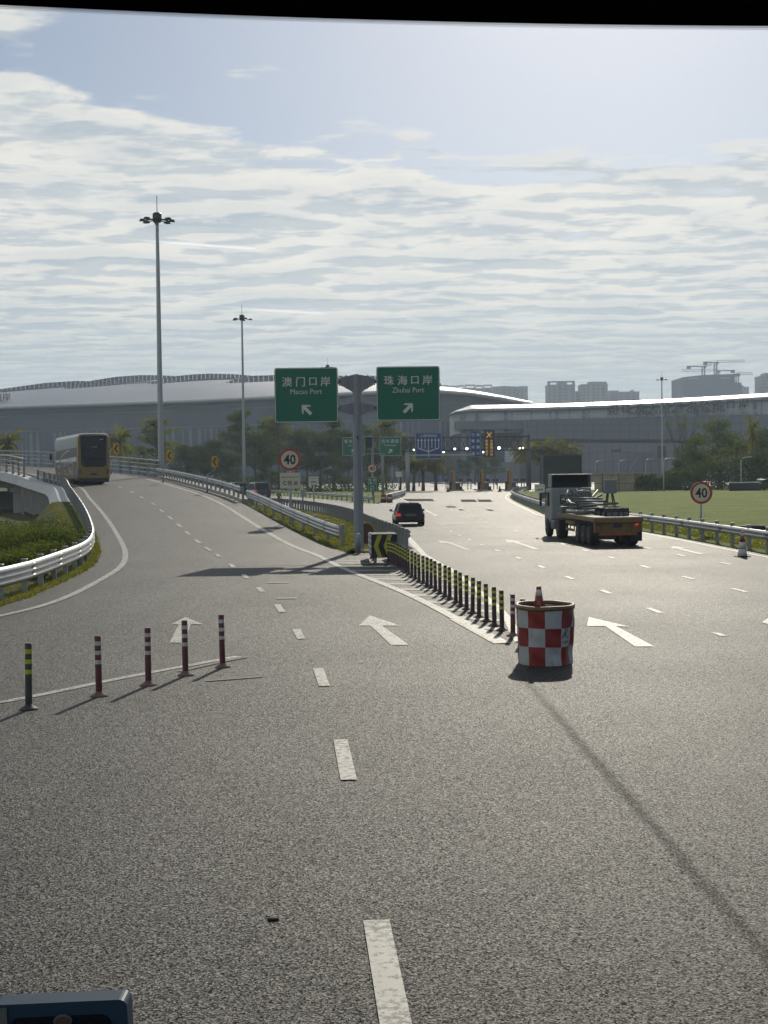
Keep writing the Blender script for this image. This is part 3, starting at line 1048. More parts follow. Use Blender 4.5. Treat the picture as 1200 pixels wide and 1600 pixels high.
for i, (x, y, l) in enumerate([(155, 1088, 'dark red post with white bands, directly right of the grey yellow-banded post'), (232, 1071, 'dark red white-banded post in the middle of the five at the left line'), (290, 1055.5, 'dark red white-banded post standing before the faint white arrow on the left lane'), (348, 1043, 'dark red post with scuffed white bands at the far right end of the left line')]):
    o = bw if i == 0 else copy_tree(bw)
    place(o, P(x, y), i * 1.3, l, group=GL)
    o.rotation_euler.y = (-.01, .0, .008, .02)[i]

# ------------------------------------------------------------------ checkered barrel and cone
def barrel_mat():
    m = bpy.data.materials.new('red_white_checks')
    m.use_nodes = True
    k = NT(m.node_tree)
    b = m.node_tree.nodes['Principled BSDF']
    a = k.new('ShaderNodeAttribute'); a.attribute_name = 'wrap'
    x, y, z = k.sep(a.outputs['Vector'])
    cx = k.math('FLOOR', x)
    cz = k.math('FLOOR', y)
    par = k.math('MODULO', k.math('ADD', k.math('ADD', cx, cz), 20), 2.0)
    tc = k.new('ShaderNodeTexCoord').outputs['Object']
    n = k.noise(tc, 5, 6, .65)
    f = k.lin(n, (.25, .75, .82, 1.12))
    c = k.mix(par, (0.42, 0.435, 0.44), (0.235, 0.017, 0.014))
    c = k.mix(1.0, c, k.comb(f, f, f), 'MULTIPLY')
    sc = k.ramp(k.noise(k.vmath('MULTIPLY', tc, (1, 1, .35)), 9, 7, .75), (.52, .72, 0, .6))
    c = k.mix(sc, c, (0.16, 0.12, 0.10))
    k.link(c, b.inputs['Base Color'])
    b.inputs['Roughness'].default_value = .42
    return m
BR = thing('crash_barrel', 'dented red and white checkered barrel with a brown rim and a cone inside', 'barrel', tuple(P(857.5, 1041) + Vector((0, .40, 0))))
def dent(an, z):
    """radius of the worn barrel at angle an (0 = towards the camera, + to the right) and height z"""
    r = .438 - .024 * (1 - z / .9) * 0.9
    r -= .055 * math.exp(-((an - 1.05) / .30) ** 2 - ((z - .16) / .17) ** 2)
    r -= .030 * math.exp(-((an - .95) / .25) ** 2 - ((z - .48) / .13) ** 2)
    r += .016 * math.exp(-((an - 1.3) / .3) ** 2 - ((z - .55) / .2) ** 2)
    r -= .018 * math.exp(-((an - .25) / .25) ** 2 - ((z - .17) / .09) ** 2)
    r += .004 * math.sin(5 * an + 3 * z * 7)
    return r
NA, NZ = 120, 36
q = MB()
wrap = []
vs, fs = [], []
for j in range(NZ + 1):
    z = .845 * j / NZ
    for i in range(NA + 1):
        an = -math.pi + 2 * math.pi * i / NA
        r = dent(an, z)
        vs.append((r * math.sin(an), -r * math.cos(an), z))
        sh = .20 * math.exp(-((an - .95) / .42) ** 2) * math.sin(math.pi * min(1, z / .80))
        wrap.append((an / (math.pi / 5) + 20.2 + sh, z / .845 * 3 - .0005 + .04 * math.sin(3 * an) * (z / .845) * (1 - z / .845), 0))
for j in range(NZ):
    for i in range(NA):
        a = j * (NA + 1) + i
        fs.append((a, a + 1, a + NA + 2, a + NA + 1))
q.add(vs, fs, 0, True)
body = q.build('body', barrel_mat(), BR)
at = body.data.attributes.new('wrap', 'FLOAT_VECTOR', 'POINT')
at.data.foreach_set('vector', [c for w in wrap for c in w])
RIM = M('brown_rim', (0.14, 0.082, 0.028), 0.4, var=0.25, scale=8, dirt=0.3)
q = MB()
prof = [(.0, .835), (.012, .84), (.018, .855), (.016, .89), (.004, .905), (-.025, .905), (-.035, .89), (-.035, .84)]
vs, fs = [], []
for i in range(NA):
    an = 2 * math.pi * i / NA
    w = .004 * math.sin(2 * an + .5) + .003 * math.sin(5 * an)
    for (u, z) in prof:
        r = dent((an + math.pi) % (2 * math.pi) - math.pi, .845) + u
        vs.append((r * math.sin(an), -r * math.cos(an), z + w * .8 + .01 * math.cos(an) * -1))
n = len(prof)
for i in range(NA):
    for k in range(n):
        fs.append((i * n + k, ((i + 1) % NA) * n + k, ((i + 1) % NA) * n + (k + 1) % n, i * n + (k + 1) % n))
q.add(vs, fs, 0, True)
q.build('rim', RIM, BR)
MB().lathe([(.40, .40), (.40, .42)], 32).build('sand_fill', M('sand', (.25, .2, .13), .95, bump=.5), BR)
# the mark on the white check at the right, wrapped on the body
def on_barrel(pts2, nm, m):
    q = MB()
    for pts in pts2:
        vs = []
        for (an, z) in pts:
            r = dent(an, z) + .003
            vs.append((r * math.sin(an), -r * math.cos(an), z))
        q.poly(vs)
    return q.build(nm, m, BR)
INK = M('dark_ink', (.03, .035, .05), .5)
a0, z0 = .70, .455
def stroke(p):
    o = []
    for (x1, y1), (x2, y2), w in p:
        L = math.hypot(x2 - x1, y2 - y1)
        nx, ny = -(y2 - y1) / L * w, (x2 - x1) / L * w
        x1, x2, y1, y2, nx, ny = (v * 1.15 for v in (x1, x2, y1, y2, nx, ny))
        o.append([(a0 + (x1 - nx) * 2.2, z0 + y1 - ny), (a0 + (x2 - nx * .5) * 2.2, z0 + y2 - ny * .5), (a0 + (x2 + nx * .5) * 2.2, z0 + y2 + ny * .5), (a0 + (x1 + nx) * 2.2, z0 + y1 + ny)])
    return o
on_barrel(stroke([((-.02, .10), (-.012, .03), .011), ((-.012, .04), (-.075, -.035), .013), ((-.025, .0), (.07, -.04), .013), ((.045, .105), (.035, .05), .011), ((.035, .06), (.0, .005), .010), ((-.05, .012), (.0, .03), .006)]), 'emblem', INK)
tv, tf, tw, th = text_geo('LULIN', .02)
q = MB()
vs = []
for x, y in tv:
    an, z = a0 + x / tw * .36, .352 + y / th * .032
    r = dent(an, z) + .003
    vs.append((r * math.sin(an), -r * math.cos(an), z))
q.add(vs, tf)
q.build('lettering', INK, BR)

ORNG = M('cone_red', (0.50, 0.055, 0.02), .45, var=.15, dirt=.2)
CONEW = M('cone_white', (0.55, 0.54, 0.53), .45, var=.15, dirt=.35)
CONED = M('cone_dark_red', (0.22, 0.035, 0.03), .5, var=.15, dirt=.25)
def cone(label, loc, h=.72, rb=.15, low=None):
    t = thing('traffic_cone', label, 'traffic cone', loc)
    def r(z): return rb + (.034 - rb) * z / h
    for (za, zb, m, nm) in [(0, .22, low or CONED, 'body'), (.22, .42, CONEW, 'white_band'), (.42, .58, CONED, 'red_band'), (.58, .67, CONEW, 'upper_white_band'), (.67, .72, ORNG, 'tip')]:
        za, zb = za * h / .72, zb * h / .72
        MB().lathe([(r(za), za), (r(zb), zb)], 24).build(nm, m, t)
    MB().box((0, 0, .015), (rb * 2.7, rb * 2.7, .03)).build('base', BLACK, t, bevel=.01)
    return t
cl = BR.location + Vector((-.10, -.06, .42))
cn = cone('red and white traffic cone standing inside the checkered barrel', cl, .76, .14)
q = MB()
for (x1, y1), (x2, y2) in [((-.018, .03), (-.022, -.005)), ((-.022, .0), (-.004, -.03)), ((.012, .03), (.005, .0)), ((.005, .0), (.022, -.035)), ((-.03, -.01), (-.012, .005))]:
    q.bar((x1, 0, y1), (x2, 0, y2), .007, .003)
q.build('emblem', CONEW, cn, loc=(0, -.083, .505))
cone('grey and white traffic cone standing at the guardrail below the right speed sign', tuple(P(1160, 870)), .86, .17, CONEW)

# ------------------------------------------------------------------ signs
def board(t, name, w, h, z, y, mats, border, bt, corner=.06, thick=.04, x=0.0):
    """rounded panel facing -Y with an inlaid border line"""
    def rr(w, h, r, n=5):
        o = []
        for cx, cz, a in ((w / 2 - r, -h / 2 + r, -90), (w / 2 - r, h / 2 - r, 0), (-w / 2 + r, h / 2 - r, 90), (-w / 2 + r, -h / 2 + r, 180)):
            for i in range(n + 1):
                an = R(a + 90 * i / n)
                o.append((cx + r * math.cos(an), cz + r * math.sin(an)))
        return o
    q = MB().prism(rr(w, h, corner), -thick / 2, thick / 2)
    p = q.build(name, mats[0], t, loc=(x, y, z))
    if bt:
        A, B = rr(w - bt * .8, h - bt * .8, corner * .85), rr(w - bt * 2.6, h - bt * 2.6, corner * .7)
        q = MB()
        n = len(A)
        q.add([(a, -thick / 2 - .004, b) for a, b in A] + [(a, -thick / 2 - .004, b) for a, b in B], [(i, (i + 1) % n, n + (i + 1) % n, n + i) for i in range(n)])
        q.build('border', border, p)
    return p
def lettering(p, items, m, y, name='lettering'):
    q = MB()
    for it in items:
        q.text(it[0], (it[1], y, it[2]), it[3], bold=it[4] if len(it) > 4 else .012, width=it[5] if len(it) > 5 else None)
    return q.build(name, m, p)
def arrow_poly(q, c, size, ang, y, shaft=.36, m=0):
    pts = [(0, .5), (.42, .08), (.42, -.1), (.13, .17), (.13, -.5), (-.13, -.5), (-.13, .17), (-.42, -.1), (-.42, .08)]
    ca, sa = math.cos(ang), math.sin(ang)
    pts = [(c[0] + (x * ca - z * sa) * size, y, c[1] + (x * sa + z * ca) * size) for x, z in pts]
    # split into convex pieces so that it fills cleanly
    q.add(pts, [(0, 8, 7, 6, 3, 2, 1), (3, 6, 5, 4)], m)

# T-shaped pole with the two green boards
SD = 51.0
sb = P(561, 862); sb.z = 0
T = thing('direction_sign', 'tall grey T-pole carrying two green boards reading Macao Port and Zhuhai Port', 'road sign', tuple(sb))
ztop = AT(558, 585, SD).z
MB().lathe([(.185, 0), (.18, 3), (.165, ztop - .05), (.10, ztop)], 8, smooth=False).lathe([(.19, 3.05), (.19, 3.09)], 8, smooth=False).lathe([(.195, 1.9), (.195, 1.94)], 8, smooth=False).build('pole', POLE, T)
MB().box((0, 0, .05), (.75, .75, .06)).box((0, 0, .02), (1.1, 1.1, .1)).build('base_plate', CONC, T, bevel=.01)
for k in range(8):
    a = k * math.pi / 4
    MB().lathe([(.025, .06), (.025, .16)], 8, c=(.3 * math.cos(a), .3 * math.sin(a), 0)).build('bolt', GALV_D, T)
zA = AT(558, 597, SD).z
zB = AT(558, 638, SD).z
q = MB()
for z in (zA, zB):
    k = 1.0 if z == zA else .8
    for s in (-1, 1):
        q.prism([(s * .12, z - .42 * k), (s * .42 * k, z - .22 * k), (s * .62, z - .13), (s * .62, z + .13), (s * .42 * k, z + .2 * k), (s * .12, z + .27 * k)][::s], -.09, .09)
        q.box((s * .40 * k, 0, z), (.05, .34, .5 * k))
        q.tube([(s * .60, 0, z), (s * 2.9, .0, z)], .07, 8)
        for zz in (-.18, .18):
            q.box((s * .66, 0, z + zz * .4), (.06, .3, .1))
q.build('arm', POLE, T)
MB().box((.0, -.2, AT(560, 684, SD).z), (.05, .06, .12)).build('clip', BLK, T)
for (x0, x1, y0, y1, cn_, en, ang) in [(429.5, 528, 575, 660, '澳门口岸', 'Macao Port', R(45)), (588.5, 687, 573, 657, '珠海口岸', 'Zhuhai Port', R(-45))]:
    c = AT((x0 + x1) / 2, (y0 + y1) / 2, SD - .12)
    w, h = (x1 - x0) * SD / FPX, (y1 - y0) * SD / FPX
    p = board(T, 'sign_board', w, h, c.z, c.y - sb.y - .06, [GREEN], WHITE, .03, .09, .04, c.x - sb.x)
    q = MB()
    xs = [-.300, -.088, .108, .305]
    for ch, xx in zip(cn_, xs):
        q.text(ch, (xx * w, -.026, .245 * h), .175 * h if ch != '口' else .14 * h, bold=.022)
    q.build('lettering', WHITE, p)
    lettering(p, [(en, 0, .065 * h, .096 * h, .0, .50 * w)], WHITE, -.026, 'lettering')
    q = MB()
    arrow_poly(q, (.0 * w, -.265 * h), .24 * h, ang, -.026)
    q.build('arrow', WHITE, p)
    q = MB()
    for zz in (zA, zB):
        q.box((0, .05, zz - c.z), (w * .9, .05, .08))
    for xx in (-.6, .6):
        q.box((xx, .03, 0), (.06, .03, h * .95))
    q.build('back_rail', ALU, p)

def speed_sign(label, loc, dia, zc, posth=None, lean=0.0):
    t = thing('speed_limit_sign', label, 'road sign', loc)
    q = MB().lathe([(.055, -.6), (.052, zc + dia * .45)], 12)
    q.build('pole', POLE_L, t)
    disc = MB()
    n = 40
    r = dia / 2
    disc.prism([(r * math.cos(2 * math.pi * i / n), r * math.sin(2 * math.pi * i / n)) for i in range(n)], -.015, .015)
    dsc = disc.build('disc', CREAM, t, loc=(0, -.09, zc))
    q = MB()
    A = [(r * math.cos(2 * math.pi * i / n), -.019, r * math.sin(2 * math.pi * i / n)) for i in range(n)]
    B = [(x * .79, y, z * .79) for x, y, z in A]
    q.add(A + B, [(i, (i + 1) % n, n + (i + 1) % n, n + i) for i in range(n)])
    q.build('red_ring', REDS, dsc)
    lettering(dsc, [('40', 0, 0, dia * .46, .035, dia * .54)], BLK, -.020, 'numeral')
    q = MB()
    for zz in (-.2, .2):
        q.box((0, -.045, zc + zz * dia), (dia * .5, .05, .04))
    q.build('bracket', GALV_D, t)
    return t
d1 = 66.0
c = AT(453, 718, d1)
s1 = speed_sign('round red-ringed 40 sign above a cream plate reading C, on the grass median', (c.x, c.y, .38), 1.08, c.z - .38)
c2 = AT(454.5, 751, d1)
p = board(s1, 'plate', 1.0, .76, c2.z - .38, -.09, [CREAM], BLK, .0, .03, .03)
lettering(p, [('港珠澳大桥主体工程', 0, .17, .07, .01, .86), ('C', -.27, -.12, .2, .03), ('匝', .0, -.12, .2, .03), ('道', .27, -.12, .2, .02)], BLK, -.018)
d2 = 112.0
c = AT(490, 751, d2)
p2 = thing('ramp_plate_sign', 'small pale plate on a thin post behind the cream C plate', 'road sign', (c.x, c.y, 0))
MB().lathe([(.05, -.1), (.05, c.z + .3)], 10).build('post', POLE_L, p2)
p = board(p2, 'plate', 1.65 * .5, .68, c.z, -.08, [WHITE], None, 0, .03, .03)
lettering(p, [('港珠澳大桥主体工程', 0, .19, .08, .01, .7), ('B匝道', 0, -.1, .17, .03)], BLK, -.018)
c = AT(473, 772, d2 - 10)
t = thing('marker_post', 'thin grey post with a small box between the cream plate and the small pale plate', 'post', (c.x, c.y, 0))
MB().lathe([(.06, -.1), (.06, 1.9)], 8).build('tube', POLE, t)
MB().box((0, -.02, 1.6), (.34, .12, .5)).build('box', ALU, t, bevel=.02)
d3 = 60.0
c = AT(1095, 770, d3)
speed_sign('round red-ringed 40 sign on a grey post beside the lawn at the right', (c.x, c.y, 0.1), 34.5 * d3 / FPX, c.z - .1)
d4 = 155.0
c = AT(581.5, 732, d4)
s4 = speed_sign('small distant 40 sign above a green turn-back board, behind the big pole', (c.x, c.y, 0), 1.13, c.z)
cU = AT(583, 757, d4)
p = board(s4, 'turn_board', 1.0, 1.65, cU.z, -.1, [GREEN], WHITE, .03, .05, .03)
lettering(p, [('珠', -.22, .53, .3, .02), ('澳', .22, .53, .3, .02), ('海', -.22, .17, .3, .02), ('门', .22, .17, .3, .02)], WHITE, -.02)
q = MB()
arc = [(.16 * math.cos(R(a)), -.03, -.32 + .16 * math.sin(R(a))) for a in range(0, 181, 20)]
q.tube([(.16, -.03, -.7)] + arc + [(-.16, -.03, -.5)], .045, 6)
q.prism([(-.32, -.48), (-.16, -.74), (0, -.48)], -.04, -.02)
q.build('arrow', WHITE, p)
zz = AT(580, 690, d4).z
MB().lathe([(.16, -.1), (.13, zz + .4)], 8).build('mast', POLE, s4, loc=(.05, .12, 0))
MB().box((0, 0, 0), (4.3 * .9, .1, .12)).build('cross_arm', POLE, s4, loc=(-.4, .1, zz - 1.4))
q = MB().prism([(-.36, -.55), (-.2, -.72), (.2, -.72), (.36, -.55), (.36, .5), (-.36, .5)], -.25, .25)
q.build('camera_box', BLK, s4, loc=(-.35, -.2, zz))
MB().box((0, 0, 0), (1.0, .8, .1)).build('camera_hood', ALU, s4, loc=(-.35, -.2, zz + .56))

d5 = 140.0
c = AT(843, 763, d5)
t = thing('ramp_plate_sign', 'white plate reading A on a short post at the guardrail before the dark box', 'road sign', (c.x, c.y, 0))
MB().lathe([(.07, -.1), (.07, c.z)], 10).build('post', POLE_L, t)
p = board(t, 'plate', 1.06, .84, c.z, -.1, [WHITE], None, 0, .03, .03)
lettering(p, [('港珠澳大桥主体工程', 0, .24, .10, .01, .9), ('A匝道', 0, -.14, .24, .03)], BLK, -.018)

# yellow chevron signs on bent arms behind the ramp rail
for (x, y, dd, lab) in [(335.5, 721.5, 90, 'yellow chevron sign on a bent arm, nearest, between the two lamp masts'), (264.5, 712, 106, 'yellow chevron sign just right of the tall lamp mast'), (181.5, 701, 124, 'yellow chevron sign beside the rear of the golden bus')]:
    c = AT(x, y, dd)
    t = thing('chevron_sign', lab, 'road sign', (c.x, c.y, zl(dd) + .05), group='yellow chevron signs on the ramp')
    h = 17 * dd / FPX
    w = 9.2 * dd / FPX
    z = c.z - zl(dd) - .05
    MB().box((0, 0, 0), (w, .03, h)).build('panel', YEL, t, loc=(0, 0, z), bevel=.01)
    MB().prism([(w * .12, h * .36), (-w * .36, 0), (w * .12, -h * .36), (w * .4, -h * .36), (-w * .04, 0), (w * .4, h * .36)], -.023, -.0155).build('chevron', BLK, t, loc=(0, 0, z))
    MB().tube([(0, .05, z), (0, .05, z - h * .7), (-.5, .05, z - h * 1.15), (-.55, .05, -.3)], .05, 8).build('arm', POLE_L, t)

# crash cushion with a chevron board at the nose of the median
cc = P(601, 879)
t = thing('crash_cushion', 'crash cushion of wrapped guardrail steel with a black and yellow chevron board', 'crash cushion', (cc.x, cc.y, 0))
t.rotation_euler.z = R(4)
hw, z0_, z1_ = .38, .18, .92
q = MB()
pr = []
for k in range(4):
    zb = z0_ + (z1_ - z0_) * k / 4
    hh = (z1_ - z0_) / 4
    pr += [(0, zb), (.05, zb + hh * .25), (.05, zb + hh * .7), (0, zb + hh * .95)]
pr = [(-u, z) for u, z in pr] + [(-u + .02, z) for u, z in pr[::-1]]
q.sweep(pr, [(-hw - .02, 0.02, 0), (-hw - .02, 1.3, 0), (-hw * .9, 2.6, 0)], smooth=False)
q.sweep([(-u, z) for u, z in pr], [(hw + .02, 0.02, 0), (hw + .02, 1.3, 0), (hw * .9, 2.6, 0)], smooth=False)
q.build('side_panel', GALV_D, t)
MB().box((0, .72, z1_ + .012), (hw * 2 + .1, 1.5, .025)).build('top_plate', M('dull_steel', (.07, .073, .075), .8, .0, dirt=.4), t)
MB().box((0, .02, (z0_ + z1_) / 2), (hw * 2 + .1, .03, z1_ - z0_ + .04)).build('front_board', BLK, t)
q = MB()
def chev(q, x0, w, th, y):
    zc, hz = (z0_ + z1_) / 2, (z1_ - z0_) / 2
    q.add([(x0, y, zc), (x0 + w, y, zc + hz), (x0 + w + th, y, zc + hz), (x0 + th, y, zc), (x0 + w + th, y, zc - hz), (x0 + w, y, zc - hz)], [(0, 3, 2, 1), (0, 5, 4, 3)])
CHY = M('chevron_yellow', (.42, .40, .03), .5, var=.15, dirt=.3)
chev(q, -.36, .14, .15, -.001)
chev(q, -.03, .14, .15, -.001)
q.build('chevron', CHY, t)
q = MB()
for s in (-1, 1):
    for yy in (.15, 1.1, 2.2):
        q.box((s * .3, yy, .1), (.1, .1, .25))
q.build('foot', GALV_D, t)
# black and yellow round-topped marker leaning behind the sign pole
c = P(571, 858)
t = thing('marker_board', 'small rounded yellow-edged marker board leaning behind the sign pole base', 'marker', (c.x, c.y + 2.2, 0), rz=.5)
n = 20
MB().prism([(.42 * math.cos(2 * math.pi * i / n), .5 + .5 * math.sin(2 * math.pi * i / n)) for i in range(n)], -.02, .02).build('disc', CHY, t)
MB().prism([(.36 * math.cos(2 * math.pi * i / n), .5 + .43 * math.sin(2 * math.pi * i / n)) for i in range(n)], -.03, -.021).build('face', M('brown_face', (.12, .05, .025), .6), t)
c = P(560, 866)
t = thing('short_post', 'short grey steel post in front of the sign pole base', 'bollard', tuple(c))
MB().lathe([(.09, 0), (.09, .72), (.06, .76)], 12).build('tube', GALV_D, t)
MB().box((0, 0, .01), (.3, .3, .04)).build('base', GALV_D, t)

# red-white barrier where the branch road leaves
for i, (x, lab) in enumerate([(599, 'red barrier block at the start of the short bright guardrail, left of its pair'), (609, 'red and white barrier block before the short bright guardrail, right of its pair')]):
    c = P(x, 785.5)
    t = thing('barrier_block', lab, 'barrier', tuple(c), group='barrier blocks at the branch road')
    MB().box((0, 0, .45), (.62, .5, .9), taper=(.8, .6)).build('block', M('barrier_red', (.30, .045, .03), .55, var=.25, scale=4, dirt=.4), t, bevel=.04)
    MB().box((0, -.235, .5), (.4, .03, .18)).build('panel', WHITE, t)
    MB().box((0, -.26, .18), (.5, .02, .12)).build('lower_panel', BLK, t)

# drains and the small scrap on the carriageway
for (x, y, w, l, lab) in [(434, 911, .62, .3, 'small dark drain grate in the left lane, farther of two'), (448, 935.5, .5, .3, 'small dark drain grate in the left lane, nearer of two')]:
    c = P(x, y)
    t = thing('drain_grate', lab, 'drain', (c.x, c.y, .006), group='drain grates in the left lane')
    MB().box((0, 0, .003), (w, l, .006)).build('frame', DARKM, t)
    q = MB()
    for k in range(7):
        q.box(((k - 3) * w / 8, 0, .008), (.02, l * .8, .006))
    q.build('bar', GALV_D, t)
c = P(427, 1438)
q = MB().lathe([(.0, 0), (.038, .003), (.042, .010), (.024, .018), (0.001, .02)], 12, cap=False)
o = q.build('scrap', BLACK, None, loc=tuple(c))
o.scale = (1, .6, 1)
tag(o, 'small black scrap of rubber lying on the near asphalt', 'debris')

# ------------------------------------------------------------------ vehicles
GOLD = M('gold_paint', (0.24, 0.150, 0.026), .35, .25, var=.06, coat=.4, dirt=.12)
BUSW = M('bus_white_roof', (0.60, 0.59, 0.55), .4, var=.06, dirt=.15)
GLASS = M('dark_glass', (0.006, 0.008, 0.013), .12, 0, var=.05, spec=.35)
SIDEGL = M('side_glass', (0.13, 0.14, 0.14), .3, .1, var=.05, spec=.9)
TAIL = M('tail_red', (0.36, 0.012, 0.012), .25, var=.05)
LITRED = M('lit_tail_lamp', (0.5, 0.02, 0.01), .3, emit=((1.0, .05, .02), .45))
PLATE = M('plate_black', (0.02, .02, .024), .4)
CARP = M('black_car_paint', (0.010, 0.011, 0.013), .22, .1, var=.05, coat=.8, spec=.5)
CHROME = M('chrome', (.5, .5, .5), .2, 1.0)
RIMM = M('wheel_rim', (.16, .16, .165), .4, .7, var=.1, dirt=.3)
TYRE = BLACK
def wheel(t, x, y, r, w, side, dual=False, rim=RIMM):
    """axle along x; side = -1 left, +1 right"""
    My = Matrix.Translation((x, y, r)) @ Matrix.Rotation(R(90) * side, 4, 'Y')
    q = MB().lathe([(r * .55, -w / 2), (r * .9, -w / 2), (r, -w * .36), (r, w * .36), (r * .9, w / 2), (r * .6, w / 2)], 28, M=My)
    wh = q.build('wheel', TYRE, t)
    MB().lathe([(r * .58, w * .30), (r * .60, w / 2 + .004), (r * .5, w * .45), (r * .2, w * .3), (r * .16, w * .52), (r * .02, w * .55)], 20, M=My).build('rim', rim, wh)
    return wh
def loft_body(sections, n_side=1):
    """sections: list of (y, [(x, z)...] right half from bottom to top) -> closed symmetric shell"""
    q = MB()
    rings = []
    for y, half in sections:
        ring = [(x, y, z) for x, z in half] + [(-x, y, z) for x, z in half[::-1]]
        rings.append(ring)
    n = len(rings[0])
    vs = [v for r in rings for v in r]
    fs = []
    for i in range(len(rings) - 1):
        for k in range(n):
            fs.append((i * n + k, i * n + (k + 1) % n, (i + 1) * n + (k + 1) % n, (i + 1) * n + k))
    fs.append(tuple(range(n))[::-1])
    fs.append(tuple((len(rings) - 1) * n + k for k in range(n)))
    return q.add(vs, fs)

# golden double-deck coach (rear at y=0, front at +L)
def coach():
    L, W, H = 12.0, 2.5, 4.05
    bx = (147 - 600) / FPX * 106
    t = thing('coach', 'golden double-deck coach with white roof climbing the ramp, seen from behind', 'bus', (AT(147, 757, 105.5).x, 105.5, 2.40), rz=R(22))
    half = [(1.18, .38), (1.25, .6), (1.25, 2.2), (1.25, 3.5), (1.22, 3.82), (1.12, 3.99), (.85, 4.05), (0, 4.07)]
    def sec(y, s, dz=0, w=1.0):
        return (y, [(x * w, z + dz * (z / 4)) for x, z in half])
    q = loft_body([sec(-.02, 1, -.10, .965), sec(.08, 1, -.03, .99), sec(.3, 1), sec(L - .5, 1), sec(L - .15, 1, -.05, .99), sec(L, 1, -.14, .96)])
    for i in range(len(q.f)):                       # roof faces white
        zc = sum(q.v[k][2] for k in q.f[i]) / len(q.f[i])
        if zc > 3.80:
            q.m[i] = 1
    q.build('body', [GOLD, BUSW], t, bevel=.03)
    def rrp(w0, w1, z0, z1, r):
        o = []
        for cx, cz, a, rr in ((w0 - r, z0 + r, -90, r), (w1 - .1, z1 - .1, 0, .1), (-w1 + .1, z1 - .1, 90, .1), (-w0 + r, z0 + r, 180, r)):
            for i in range(6):
                an = R(a + 18 * i)
                o.append((cx + rr * math.cos(an), cz + rr * math.sin(an)))
        return o
    rw = MB().prism(rrp(.97, 1.0, 1.42, 3.84, .28), -.075, .05).build('rear_window', GLASS, t)
    q = MB()
    q.box((-.05, -.08, 2.97), (.12, .01, .05)).box((.18, -.08, 2.97), (.12, .01, .05)).box((.62, -.08, 3.55), (.25, .01, .03))
    q.build('sticker', WHITE, rw)
    q = MB()
    for k in range(5):
        q.box((0, -.079, 1.62 + k * .11), (1.5, .008, .03))
    q.build('louvre', DARKM, rw)
    MB().box((0, -.10, .62), (2.44, .2, .26)).build('bumper', GOLD, t, bevel=.05)
    MB().box((0, -.02, .36), (2.3, .3, .3)).build('skirt', BLK, t)
    MB().box((-.02, -.09, .84), (.46, .03, .15)).build('number_plate', PLATE, t)
    for s, m in ((-1, DARKM), (1, TAIL)):
        MB().box((s * 1.10, -.07, 1.05), (.2, .08, .34)).build('tail_light', [TAIL if s > 0 else M('tail_light_shade', (.16, .05, .03), .3)], t, bevel=.02)
    # left flank: pale upper window band, gold middle with a curved swoosh, patterned lower part
    X = -1.262
    def flank(poly, m, nm, x=X):
        return MB().prism([(y, z) for y, z in poly], x, x + .03, plane='yz').build(nm, m, t)
    flank([(.35, 2.95), (L - 1.3, 2.85), (L - 1.0, 3.72), (.35, 3.72)], SIDEGL, 'upper_window')
    flank([(.5, 1.35), (L - .8, 1.25), (L - .8, 2.05), (.5, 2.2)], M('bus_dark_flank', (.06, .055, .05), .12, .2, coat=.5), 'lower_window', X - .002)
    flank([(.35, 2.2), (L - .8, 2.1), (L - .9, 2.84), (.35, 2.94)], M('bus_olive_flank', (.055, .045, .027), .45, .1), 'mid_flank', X - .003)
    flank([(1.7, .5), (L - .8, .5), (L - .8, 1.24), (1.5, 1.33)], M('bus_brown_flank', (.15, .095, .02), .4, .1), 'skirt_panel', X - .003)
    WP = M('bus_pattern_white', (.48, .45, .38), .4)
    q = MB()
    rr = random.Random(4)
    sw = [(4.0 + 5.2 * k / 14, 2.75 - .75 * (k / 14) ** 2.0) for k in range(15)]
    for a, b in zip(sw, sw[1:]):
        q.bar((X - .010, a[0], a[1]), (X - .010, b[0], b[1]), .01, .09)
    for k in range(46):                             # skyline pattern
        y = rr.uniform(2.0, 9.6)
        z = rr.uniform(.75, 1.85)
        if rr.random() < .5:
            q.box((X - .010, y, z), (.008, rr.uniform(.06, .16), rr.uniform(.2, .55)))
        else:
            q.bar((X - .010, y, z), (X - .010, y + rr.uniform(.5, 1.5), z + rr.uniform(-.2, .25)), .008, .07)
    q.build('pattern', WP, t)
    flank([(.1, .5), (1.6, .5), (1.4, 1.05), (.15, 1.3)], M('bus_blue_corner', (.10, .16, .27), .4), 'blue_corner', X - .004)
    for s in (-1, 1):
        for y in (2.6, 3.95, 9.6):
            wheel(t, s * 1.09, y, .5, .3, s)
    q = MB()
    q.tube([(-1.2, L - .1, 3.0), (-1.5, L + .25, 2.9), (-1.55, L + .3, 2.5)], .03, 6)
    q.box((-1.55, L + .25, 2.35), (.2, .12, .45))
    q.build('mirror', BLK, t)
    return t
coach()

